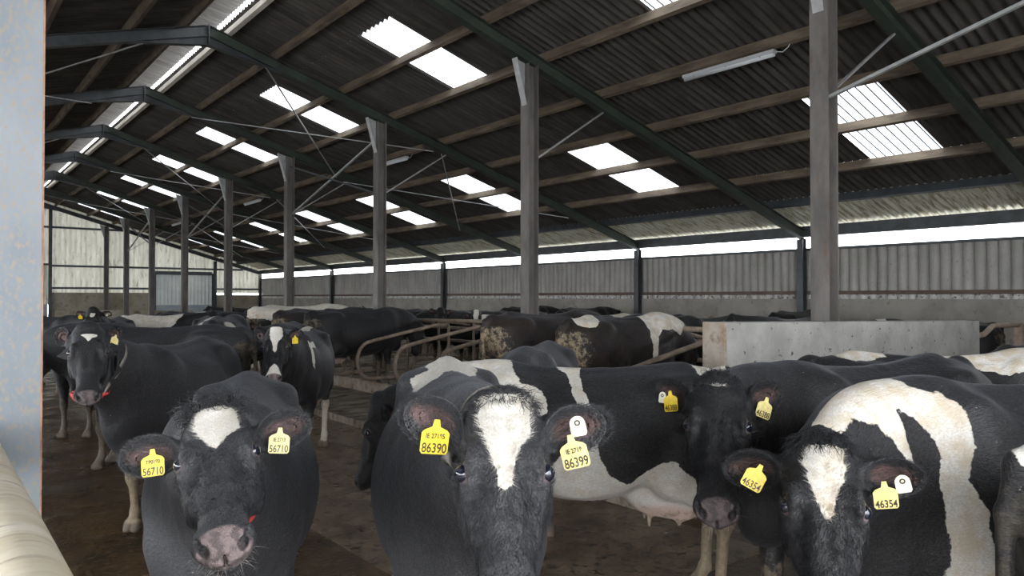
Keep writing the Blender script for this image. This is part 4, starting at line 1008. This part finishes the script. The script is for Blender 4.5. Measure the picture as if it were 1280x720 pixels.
# ------------------------------------------------------------------ the herd
TH = math.radians(CAM_YAW); _c, _s = math.cos(TH), math.sin(TH)
def wpt(r, d, z=0.0):      # metres to the right of, and ahead of, the standpoint -> shed coordinates
    return np.array([r*_c + d*_s, -r*_s + d*_c, z])
def heading(h): return math.radians(231.34 + h)      # 0 faces the standpoint's side, +90 faces right, -90 left
def seat(cow, r, d, h, z=0.0, at=0.0):
    """stand the cow so that the point `at` metres ahead of its middle is at (r, d)"""
    a = heading(h); p = wpt(r, d); s = cow.scale[0]
    cow.location = (p[0] - at*s*math.cos(a), p[1] - at*s*math.sin(a), z); cow.rotation_euler = (0, 0, a)
def head_pose(eye, h, ny, face_to, tilt, scale=1.0, roll=0.0, ears=((0, 0), (0, 0)), legs=(0, 0, 0, 0), z0=0.0, floor=0.0, tail=0):
    """pose whose eyes come to the given place: face tilted `tilt` degrees off upright, looking towards face_to (degrees like h)"""
    a = heading(h); R = np.array([[math.cos(a), -math.sin(a), 0], [math.sin(a), math.cos(a), 0], [0, 0, 1.0]])
    b = heading(face_to); fw = np.array([math.cos(b), math.sin(b), 0]); t = math.radians(tilt)
    u = fw*math.sin(t) + np.array([0, 0, -1.0])*math.cos(t); v = fw*math.cos(t) + np.array([0, 0, 1.0])*math.sin(t)
    if roll: q = rotm(fw, math.radians(roll)); u, v = q @ u, q @ v
    ub, vb = R.T @ u, R.T @ v
    lo, hi = -60, 75; E0 = np.array(eye, float)
    for _ in range(24):
        m = (lo + hi)/2; p = Pose(ny=ny, npitch=m, ears=ears, legs=legs, tail=tail); p.aim(ub, vb)
        e = p.apply((POLL + HSC*(HU*EYE_U + HV*EYE_V))[None])[0]*scale
        if e[2] + floor > E0[2]: lo = m
        else: hi = m
    w = R @ e; loc = (E0[0]-w[0], E0[1]-w[1], floor)
    return p, loc, a
def eye_at(x, y, d):       # where something seen at that place in the photo stands, d metres ahead
    cp, sp = math.cos(math.radians(CAM_PITCH)), math.sin(math.radians(CAM_PITCH)); a, b = (x-640)/925, (360-y)/925
    return wpt(a*d, d*(cp - b*sp), CAM_H + d*(sp + b*cp))

def hair_tuft(cow, pose, res, blaze_whites, n=260, L=(0.03, 0.06), curl=0.012, fwd=0.6, rad=0.0011, seed=1, umax=0.035, label='curly dark forelock on the poll', width=0.075, lift=0.6):
    P, Q = cow_base(res); rel = (P - POLL)/HSC; U, V, Y = uinv(rel @ HU), rel @ HV, rel[:, 1]
    rng = np.random.default_rng(seed); m = (U > -0.05) & (U < umax) & (np.abs(Y) < width) & (V > -0.02)
    pts, N = surf_samples(P, Q, m, n, rng); d = N*lift + HU*fwd + rng.normal(size=(n, 3))*0.25; d /= np.linalg.norm(d, axis=1, keepdims=True)
    o = add_strands(cow, 'forelock', pose, pts, d, rng.uniform(*L, n), rad, np.full(n, -0.1), k=7, curl=curl, rng=rng, gravity=0.15, label=label); return o
def short_fur(cow, pose, res, whites, blacks, blaze, n=15000, L=0.016, seed=2, rad=0.00055):
    P, Q = cow_base(res); rel = (P - POLL)/HSC; U, V, Y = uinv(rel @ HU), rel @ HV, rel[:, 1]
    rng = np.random.default_rng(seed); m = (U > -0.06) & (U < 0.40) & (P[:, 0] > 1.0) & (P[:, 2] > 0.95) & (V > -0.20)
    eye = np.sqrt((U-EYE_U)**2 + (V-EYE_V)**2 + (np.abs(Y)-EYE_Y)**2) < 0.034; m &= ~eye
    pts, N = surf_samples(P, Q, m, n, rng)
    ur = ((pts - POLL)/HSC) @ HU
    flow = np.where((ur < 0.16)[:, None], -HU*0.2, HU*1.0) + np.array([0, 1.0, 0])*np.sign(pts[:, 1:2])*0.35
    f = flow - N*(flow*N).sum(1, keepdims=True); f /= np.linalg.norm(f, axis=1, keepdims=True) + 1e-6
    q = pts*np.array([70.0, 90.0, 80.0]); clump = np.stack([np.sin(q[:, 0] + 2.1*np.sin(q[:, 1]*0.7)), np.sin(q[:, 1]*1.3 + 1.7*np.sin(q[:, 2]*0.6)), np.sin(q[:, 2]*1.1 + 2.3*np.sin(q[:, 0]*0.5))], 1)
    d = f + N*0.42 + clump*0.26 + rng.normal(size=(n, 3))*0.14; d /= np.linalg.norm(d, axis=1, keepdims=True)
    cf = coat_field(pts, whites, blacks, blaze) 
    return add_strands(cow, 'face_fur', pose, pts, d, rng.uniform(0.6, 1.3, n)*L, rad, cf, k=3, rng=rng, sides=3)
def whiskers(cow, pose, res, n=60, seed=3, L=(0.02, 0.05)):
    P, Q = cow_base(res); rel = (P - POLL)/HSC; U, V, Y = uinv(rel @ HU), rel @ HV, rel[:, 1]
    rng = np.random.default_rng(seed); m = (U > 0.44) & (V < -0.07) & (V > -0.16)
    pts, N = surf_samples(P, Q, m, n, rng); d = N + rng.normal(size=(n, 3))*0.3; d /= np.linalg.norm(d, axis=1, keepdims=True)
    o = add_strands(cow, 'whiskers', pose, pts, d, rng.uniform(*L, n), 0.00045, np.full(n, 0.2), k=5, rng=rng, gravity=0.25, label='pale whiskers'); return o
def ear_fringe(cow, pose, res, n=700, seed=5, L=0.007):
    P, Q = cow_base(res); rng = np.random.default_rng(seed); allp = []; alld = []
    for side in (1, -1):
        Lx, f, w = earframe(side); R0 = earroot(side); q = P - R0; a, b, c = q @ Lx, q @ w, q @ f
        m = (a > 0.03) & (a < EAR_LEN*1.1) & (np.abs(b) < 0.08) & (np.abs(c) < 0.06) & (P[:, 1]*side > 0.10) & ((np.abs(b) > 0.036) | (a > EAR_LEN*0.86))
        pts, N = surf_samples(P, Q, m, n, rng); cen = R0 + Lx*(EAR_LEN*0.5); out = pts - cen; out -= f*(out @ f)[:, None]; out /= np.linalg.norm(out, axis=1, keepdims=True) + 1e-6
        d = N*0.5 + out*0.9 + rng.normal(size=(n, 3))*0.2; d /= np.linalg.norm(d, axis=1, keepdims=True); allp.append(pts); alld.append(d)
    pts, d = np.concatenate(allp), np.concatenate(alld)
    return add_strands(cow, 'ear_fur', pose, pts, d, rng.uniform(0.5, 1.3, len(pts))*L, 0.0005, np.full(len(pts), -0.1), k=4, rng=rng)
EYE_UPS = EYE_S if EYE_S[2] > 0 else -EYE_S
def lashes(cow, pose):
    rng = np.random.default_rng(8); pts = []; ds = []
    for side in (1, -1):
        for t in np.linspace(-1, 1, 16):
            q = np.array([EYE_U, EYE_Y, EYE_V]) + EYE_L*t*0.020 + EYE_N*(0.019 - 0.006*t*t) + EYE_UPS*0.013*(1 - t*t*0.7); pts.append(headpt(q[0], side*q[1], q[2])); q = EYE_N*0.7 + EYE_UPS*0.3 + EYE_L*(0.2*t); ds.append(q[0]*HU + side*q[1]*HY + q[2]*HV)
    pts = np.array(pts); ds = np.array(ds); ds /= np.linalg.norm(ds, axis=1, keepdims=True)
    return add_strands(cow, 'eyelashes', pose, pts, ds, np.full(len(pts), 0.020), 0.0007, np.full(len(pts), -0.1), k=4, rng=rng, gravity=0.4)
def collar(cow, pose, mat=STRAP_M, weight=True, at=0.80, hang=0.0):
    """strap round the upper neck with a curved red weight below the throat"""
    cen = NECK0 + NDIR*NLEN*at; grow = 1 + (0.80 - at)*1.1; side = HY; upv = np.cross(NDIR, side); upv = unit(upv if upv[2] > 0 else -upv)
    an = np.linspace(0, 2*np.pi, 49)[:-1]; V = []
    for t in (-0.018, 0.018):
        for rr in (0, 0.004):
            for a_ in an: V.append(cen + NDIR*t + side*(0.108*grow + rr)*math.sin(a_) + upv*(((0.150 if math.cos(a_) > 0 else 0.195 + hang)*grow + rr)*math.cos(a_) - 0.02))
    n = 48; F = []
    for i in range(n):
        j = (i+1) % n
        for a_, b_ in ((0, 1), (1, 3), (3, 2), (2, 0)): F.append((a_*n+i, a_*n+j, b_*n+j, b_*n+i))
    me = new_mesh('neck_strap', pose.apply(np.array(V)), np.array(F), [mat]); o = bpy.data.objects.new('collar', me); link(o, cow)
    if weight:
        ang = np.linspace(math.radians(180-48), math.radians(180+48), 22)
        path = np.array([[cen + side*0.125*grow*math.sin(a_) + upv*((0.215 + hang)*grow*math.cos(a_) - 0.045) for a_ in ang]])
        r = 0.020*np.sqrt(np.clip(1 - (np.linspace(-1, 1, 22)**2)*0.8, 0, 1))[None]
        V, F = tube_vf(pose.apply(path.reshape(-1, 3)).reshape(path.shape), r, 10)
        w = bpy.data.objects.new('collar_weight', new_mesh('collar_weight', V, F, [RED_M])); link(w, o); w['label'] = 'red curved collar weight'
    return o

RES_H, RES_M, RES_F = 0.85, 1.7, 2.8
def hero(label, eye, h, ny, face_to, tilt, scale=1.0, res=RES_H, ears=((0, 0), (0, 0)), legs=(0, 0, 0, 0), roll=0, floor=0.0, fur=True, tuft=None, **kw):
    p, loc, a = head_pose(eye, h, ny, face_to, tilt, scale, roll, ears, legs, floor=floor)
    c = make_cow(label, res, p, scale=scale, **kw); c.location = loc; c.rotation_euler = (0, 0, a)
    if fur:
        short_fur(c, p, res, kw.get('whites', ()), kw.get('blacks', ()), kw.get('blaze')); ear_fringe(c, p, res); lashes(c, p); whiskers(c, p, res)
    if tuft: hair_tuft(c, p, res, None, **tuft)
    return c, p

# front left, white heart on the brow
bl = [(-0.01, 0.050), (0.03, 0.066, 0.0), (0.07, 0.058), (0.12, 0.030), (0.155, 0.006), (0.17, -0.01)]
c, p = hero('grey-black cow in the left foreground, white heart on its brow, yellow tags 56710', eye_at(272, 573, 2.08), 15, 9, 20, 69, scale=0.97, tone=0.85, nosepink=1.0, blaze=bl, roll=8,
            ears=((-14, 5, 0), (-12, 5, 0)), tuft=dict(n=300, L=(0.05, 0.085), curl=0.016, fwd=0.45, rad=0.0026, umax=-0.005, lift=0.75, width=0.07), dirty=0.5)
add_tag(c, p, -1, text='56710', small='TP0180', along=0.50, drop=0.012, roll=4, lift=0.020); add_tag(c, p, -1, 'button', along=0.56, drop=-0.030, lift=0.010, roll=15, size=1.1)
add_tag(c, p, 1, 'pale', text='56710', small='IE 2713', along=0.50, drop=0.0, roll=-4, lift=0.020)
collar(c, p)
# front middle
bl = [(-0.012, 0.070), (0.03, 0.070), (0.075, 0.058), (0.12, 0.036), (0.17, 0.022), (0.215, 0.012), (0.228, -0.01)]
wB = [(-0.42, 0.02, 1.46, 0.26, 0.17, 0.10, 1), (-0.75, 0.0, 1.42, 0.20, 0.10, 0.10, 1), (-0.30, -0.16, 1.42, 0.16, 0.14, 0.10, 1)]
c, p = hero('large grey-black cow in the middle foreground, white triangle on its brow, tag 86399', eye_at(631, 592, 1.80), 9, 3, 2, 50, scale=1.03, tone=1.0, nosepink=0.15, blaze=bl, whites=wB, roll=0,
            ears=((-18, 4, 0), (-34, 8, 0)), tuft=dict(n=260, L=(0.03, 0.055), curl=0.006, fwd=0.7, rad=0.0010, umax=0.012, label='short dark forelock'), dirty=0.55, fat=0.94)
add_tag(c, p, -1, text='86390', small='IE 27185', along=0.50, drop=0.010, roll=-6, lift=0.018, size=1.12); add_tag(c, p, 1, 'pale', text='86399', small='IE 2718', along=0.42, drop=0.010, roll=14, lift=0.020, size=1.10); add_tag(c, p, 1, 'button', along=0.55, drop=-0.020, lift=0.014, roll=12, size=1.2)
collar(c, p)
# front right, white wedge, ears level
bl = [(0.008, 0.050), (0.045, 0.056, -0.004), (0.09, 0.042, 0.0), (0.14, 0.026, 0.004), (0.19, 0.012, 0.006), (0.215, -0.01)]
wC = [('poly', 1, [(.70,1.8),(.80,1.8),(1.0,1.52),(1.13,1.53),(1.14,1.485),(1.02,1.455),(.95,1.42),(.90,1.33),(.82,1.18),(.83,1.32),(.80,1.40),(.76,1.37),(.70,1.31),(.68,1.25),(.71,1.17),(.69,1.07),(.66,.91),(.66,.6),(.50,.6),(.53,.91),(.55,1.06),(.60,1.16),(.55,1.26),(.55,1.33),(.55,1.38),(.57,1.42),(.64,1.45),(.70,1.8)])]
c, p = hero('black and white cow at the lower right, long white wedge face, tag 46354', eye_at(1031, 637, 2.12), -72, 38, -18, 43, scale=1.03, tone=0.35, nosepink=0.3, blaze=bl, whites=wC, cream=0.7,
            ears=((2, 0, 0), (6, 0, 0)), tuft=dict(n=300, L=(0.035, 0.065), curl=0.006, fwd=0.8, rad=0.0011, umax=0.015, label='black fringe over the brow'), dirty=0.6)
add_tag(c, p, 1, 'pale', text='46354', along=0.42, drop=0.012, roll=8, lift=0.016, size=1.05); add_tag(c, p, 1, 'button', along=0.68, drop=0.0, lift=0.012, roll=14, size=1.25); add_tag(c, p, -1, text='46354', along=0.38, drop=0.016, roll=-28, lift=0.016, tilt=-25, size=1.0)
# behind it, all-black face
c, p = hero('black cow with a plain black face standing behind the one with the white wedge', eye_at(897, 533, 2.72), -58, 27, -16, 52, scale=1.03, tone=0.30, nosepink=0.45, blaze=[(0.02, 0.02), (0.028, 0.022), (0.034, -0.01)],
            ears=((0, 38, 0), (2, 38, 0)), tuft=dict(n=260, L=(0.03, 0.05), curl=0.01, fwd=0.5, rad=0.0012, label='short black forelock'), dirty=0.5)
add_tag(c, p, -1, text='46388', along=0.55, drop=0.012, roll=10, lift=0.016); add_tag(c, p, -1, 'button', along=0.72, drop=-0.015, lift=0.012); add_tag(c, p, 1, 'pale', text='46388', along=0.50, drop=0.0, roll=-22, lift=0.018)
# right edge, rump only
def cow_at(label, r, d, h, res, pose=None, at=0.0, z=0.0, tags=0, **kw):
    pose = pose or Pose(); c = make_cow(label, res, pose, **kw); seat(c, r, d, h, z, at)
    if tags & 1: add_tag(c, pose, 1, along=0.5)
    if tags & 2: add_tag(c, pose, -1, along=0.5)
    return c, pose
cow_at('black cow cut off by the right edge of the photo, white over its rump', 1.42, 2.05, 82, 1.2, Pose(npitch=20), at=-0.95, tone=0.3, whites=[(-0.80, 0, 1.42, 0.20, 0.3, 0.16)], cream=0.3, dirty=0.12)
# broadside black and white cow, head down to the left
wE = [('poly', 1, [(.80,1.7),(.80,1.30),(.60,1.24),(.40,1.19),(.29,1.17),(.25,1.20),(.25,1.28),(.33,1.33),(.40,1.36),(.44,1.41),(.46,1.7)]),
      ('poly', 1, [(.20,1.7),(.17,1.42),(.13,1.39),(.08,1.26),(.06,1.15),(.10,1.05),(.21,.91),(.28,.75),(.2,.5),(-.62,.5),(-.62,.78),(-.50,.90),(-.42,.90),(-.33,.85),(-.21,.77),(-.10,.84),(-.05,.93),(-.03,1.05),(-.02,1.19),(.02,1.27),(.05,1.36),(.04,1.42),(.02,1.7)]),
      ('poly', 1, [(-.60,1.7),(-.65,1.43),(-.69,1.32),(-.82,1.29),(-.87,1.36),(-.84,1.7)])]
bE = []
cow_at('broadside black and white cow behind the middle foreground cow, head low to the left', 0.44, 4.45, -90, RES_M*0.8, Pose(ny=4, npitch=33, hp=-4), tone=0.35, scale=0.97, whites=wE, blacks=bE, cream=0.3, nosepink=0.2, dirty=0.8,
       blaze=[(0.08, 0.015), (0.14, 0.01), (0.15, -0.01)])
cow_at('black cow with white saddle patches broadside in front of the concrete block wall', 2.78, 4.80, 92, RES_M, Pose(npitch=25), tone=0.2, whites=[(-0.56, 0, 1.46, 0.17, 0.25, 0.07), (0.45, 0, 1.42, 0.45, 0.3, 0.13)], cream=0.8, dirty=0.6)
cow_at('black cow standing beyond the right end of the concrete block wall', 4.75, 5.9, 95, RES_M, Pose(npitch=30), tone=0.3, dirty=0.6)
cow_at('dark grey cow whose back shows just above the broadside black and white cow', 0.13, 5.75, -12, RES_M, Pose(npitch=52), at=0.4, tone=0.8, scale=0.97, dirty=0.5)
# left group
c, p = hero('black cow with a red collar and a small white mark on its brow, left side', eye_at(110, 441, 4.75), 0, -12, 30, 46, scale=1.0, res=1.1, tone=0.35, nosepink=0.55, blaze=[(0.055, 0.045), (0.07, 0.036), (0.085, 0.012), (0.10, 0.0), (0.11, -0.01)],
            ears=((10, 50, 0), (14, 55, 0)), legs=(10, -14, -8, 6), fur=False, dirty=0.8)
collar(c, p, at=0.62, hang=0.07); add_tag(c, p, 1, 'pale', along=0.5, lift=0.016, roll=-25)
cow_at('black cow at the far left behind the blue-grey column, with white lower legs', -4.62, 6.50, -90, RES_M, Pose(npitch=30, legs=(0, 0, 10, -8)), at=-0.55, tone=0.25, whites=[(-0.55, 0, 0.62, 0.38, 0.4, 0.16), (-0.76, 0.17, 0.32, 0.12, 0.12, 0.34), (-0.35, 0, 1.40, 0.13, 0.3, 0.12)], cream=0.4, dirty=0.7)
cow_at('black and white cow behind the one with white legs, at the left edge', -6.20, 7.62, -88, RES_F, Pose(npitch=20), tone=0.2, whites=[(-0.45, 0, 1.40, 0.10, 0.4, 0.4), (-0.75, 0, 1.42, 0.15, 0.3, 0.1)], dirty=0.5)
cow_at('slate-grey cow with a yellow ear tag behind the red-collared cow', -5.60, 10.0, 0, RES_F, Pose(npitch=28, hp=10), tone=0.9, tags=3, dirty=0.4)
cow_at('black cow with its neck arched down behind the red-collared cow', -3.85, 8.00, -84, RES_F, Pose(npitch=30, hp=10), tone=0.5, scale=1.04, tags=3, blaze=[(0.0, 0.04), (0.1, 0.03), (0.2, -0.01)], dirty=0.4)
c, p = hero('small-looking black cow facing the camera near the end wall, white spot on its brow', eye_at(115, 401, 11.9), 15, 0, 20, 30, res=RES_F, tone=0.0, blaze=[(0.06, 0.03), (0.11, 0.025), (0.13, -0.01)], fur=False); add_tag(c, p, -1); add_tag(c, p, 1, 'button')
cow_at('cream-backed cow in the left distance by the low boarded wall', -7.3, 15.4, 80, RES_F, Pose(npitch=-5), tone=0.0, whites=[(-0.2, 0, 1.35, 0.8, 0.5, 0.35)], cream=0.7)
cow_at('black cow with a white flank in the left distance, right of the cream-backed one', -7.2, 17.3, 75, RES_F, Pose(npitch=10), tone=0.1, whites=[(0.2, 0, 1.25, 0.3, 0.5, 0.12)])
cow_at('black cow seen end-on in the left alley, with a long dark back', -4.25, 11.0, 190, RES_F, Pose(npitch=20), tone=0.2, scale=1.05, whites=[(-0.7, 0, 1.30, 0.12, 0.4, 0.10)], dirty=0.7)
cow_at('black cow broadside in the crowd behind the red-collared cow', -5.5, 13.55, 30, RES_F, Pose(npitch=15), tone=0.3, tags=3, whites=[(0.5, 0, 1.4, 0.12, 0.4, 0.08)])
c, p = hero('black cow looking left with two yellow ear tags, just left of the white-blazed cow', eye_at(312, 430, 9.0), 10, -30, -50, 40, res=RES_F, tone=0.1, fur=False); add_tag(c, p, 1); add_tag(c, p, -1)
c, p = hero('black cow with a broad white blaze and white muzzle, standing at the cubicle step', eye_at(344, 434, 6.9), 6, 0, 14, 44, res=1.5, tone=0.1, nosepink=1.0, blaze=[(-0.02, 0.045), (0.03, 0.062), (0.08, 0.05), (0.14, 0.022), (0.22, 0.012), (0.26, -0.01), (0.36, -0.01), (0.40, 0.03), (0.46, 0.05), (0.5, 0.06)],
            whites=[(0.48, 0.20, 1.30, 0.09, 0.12, 0.05, 1), (0.56, 0.22, 1.22, 0.04, 0.1, 0.12, 1), (-0.45, 0, 1.45, 0.5, 0.06, 0.05), (0.46, 0.16, 0.3, 0.1, 0.1, 0.2), (-0.78, 0.17, 0.3, 0.12, 0.1, 0.28)], fur=False, ears=((6, 35), (14, 45)))
add_tag(c, p, 1, along=0.45)
# cows in the cubicles, standing across the shed
def cub(label, x, y, z=0.18, face=0, res=RES_F, pose=None, tags=0, **kw):
    pose = pose or Pose(npitch=30); c = make_cow(label, res, pose, **kw); c.location = (x, y, z); c.rotation_euler = (0, 0, math.radians(face))
    if tags & 1: add_tag(c, pose, 1)
    if tags & 2: add_tag(c, pose, -1)
    return c
cub('black cow in the cubicle left of the curved loops, head low over the rail', 5.98, 11.72, z=0.16, pose=Pose(npitch=50, hp=5), res=RES_M, tags=2, tone=0.1)
cub('dark brown-black cow in the next cubicle, rump towards the alley', 5.9, 12.92, z=0.15, tone=0.2, brown=0.6, dirty=1.0)
cub('white-backed cow in the cubicle beyond the dark brown-black rump', 5.9, 14.12, z=0.16, tone=0.1, scale=1.03, whites=[(0.0, 0, 1.35, 1.1, 0.6, 0.30)], cream=0.7)
cub('brown-black cow with a dung-caked rump in the cubicle right of the loops', 6.20, 7.05, z=0.17, res=RES_M, pose=Pose(npitch=52, tail=-4), brown=0.9, dirty=1.1, tone=0.15)
cub('black cow with cream hip patch and white shoulder, in the cubicle nearest the block wall', 6.36, 5.88, z=0.15, res=RES_M, pose=Pose(npitch=54), brown=0.6, dirty=1.0, cream=0.8,
    whites=[(-0.70, -0.08, 1.43, 0.15, 0.20, 0.14, 1), ('poly', -1, [(.20,1.8),(.22,1.37),(.10,1.2),(.08,.93),(.16,.96),(.25,1.20),(.40,1.28),(.80,1.26),(1.0,1.8)])])
# far side of the double row, heads towards the alley
W_POLL = dict(blaze=[(-0.06, 0.09), (0.20, 0.05), (0.3, -0.01)])
far = [
 (6.00, 9.9, dict(pose=Pose(npitch=-2, ny=-50, ears=((-30, 0), (-30, 0)))), 0, 'black cow with raised ears looking over the left end of the block wall'),
 (7.25, 9.6, dict(pose=Pose(npitch=40)), 0, 'black rounded rump left of the block wall, the right one of two'),
 (8.36, 9.7, dict(pose=Pose(npitch=40), tone=0.2), 0, 'black rounded rump left of the block wall, the left one of two'),
 (9.48, 9.5, dict(pose=Pose(npitch=-4, hy=55, ny=15, ears=((-25, 0), (-25, 0))), whites=[(-0.5, 0, 1.43, 0.35, 0.3, 0.1), (0.98, 0, 1.42, 0.14, 0.2, 0.12)], cream=0.9), 2, 'cow with a white poll and cream hips far back, right of the second column'),
 (10.68, 9.5, dict(pose=Pose(npitch=20), tone=0.4, whites=[(-0.45, 0, 1.43, 0.35, 0.3, 0.1)], cream=0.9), 0, 'grey-backed cow with cream hips beyond the second column'),
 (11.88, 9.4, dict(pose=Pose(npitch=-2, ny=25, hy=30), blaze=[(-0.05, 0.06), (0.2, 0.04), (0.4, 0.03)]), 1, 'cow with a white brow in profile far back, left of the second column'),
 (13.08, 9.4, dict(pose=Pose(npitch=-6, ny=15, hy=50, ears=((-30, 0), (-30, 0)))), 0, 'black cow with raised ears looking away, over the far cubicles'),
 (14.28, 9.5, dict(pose=Pose(npitch=40)), 0, 'black back beyond the long top rail, between the second and third columns'),
 (16.70, 9.4, dict(pose=Pose(npitch=-4, ny=30, hy=10), blaze=[(-0.01, 0.02), (0.02, 0.02), (0.03, -0.01)]), 2, 'black cow looking at the camera from the far cubicles, left of the third column'),
 (19.10, 9.4, dict(pose=Pose(npitch=-4, ny=30, hy=10), whites=[(0.1, 0, 1.4, 0.7, 0.3, 0.2)], **W_POLL), 0, 'cow with a white poll and black ears far back, beside the third column'),
 (22.7, 9.4, dict(pose=Pose(npitch=-4)), 0, 'small dark cow beyond the white-backed cow in the cubicles'),
 (24.3, 9.4, dict(pose=Pose(npitch=-4)), 0, 'black cow in the far distance, third small dark head right of the far door'),
 (26.4, 9.4, dict(pose=Pose(npitch=-4, ny=25)), 0, 'black cow in the far distance, second small dark head in front of the far door'),
 (28.8, 9.4, dict(pose=Pose(npitch=-4)), 0, 'black cow in the far distance, leftmost small dark head by the far door')]
for y, x, kw, tg, l in far:
    cub(l, x + 0.22, y, z=0.10 if y < 20 else 0.0, face=180, tags=tg, scale=0.97, **kw)
cub('black back just above the block wall, left of the nearest column', 13.7, 8.0, z=0.12, pose=Pose(npitch=30), scale=0.98)
cub('black cow with a white neck stripe, its back showing over the block wall', 12.2, 4.9, z=0.0, face=128, pose=Pose(npitch=30), scale=1.0, whites=[(0.66, 0, 1.42, 0.06, 0.3, 0.2)])
cub('black cow at the right wall between the second and third columns', 13.7, 16.4, z=0.12, pose=Pose(npitch=20), scale=0.98)
cub('black cow at the right wall beyond the cream hips', 13.7, 14.0, z=0.12, pose=Pose(npitch=20), scale=0.98)
for i, (r, d, h, nm) in enumerate(((-8.2, 18.9, 80, 'in front of the low boarded wall'), (-8.9, 14.4, 60, 'left of the small cow facing the camera'))):
    cow_at('black cow in the crowd at the left, ' + nm, r, d, h, RES_F, Pose(npitch=15), tone=0.1 + 0.1*i, whites=[(0.3, 0, 1.42, 0.15, 0.3, 0.08)] if i == 0 else ())
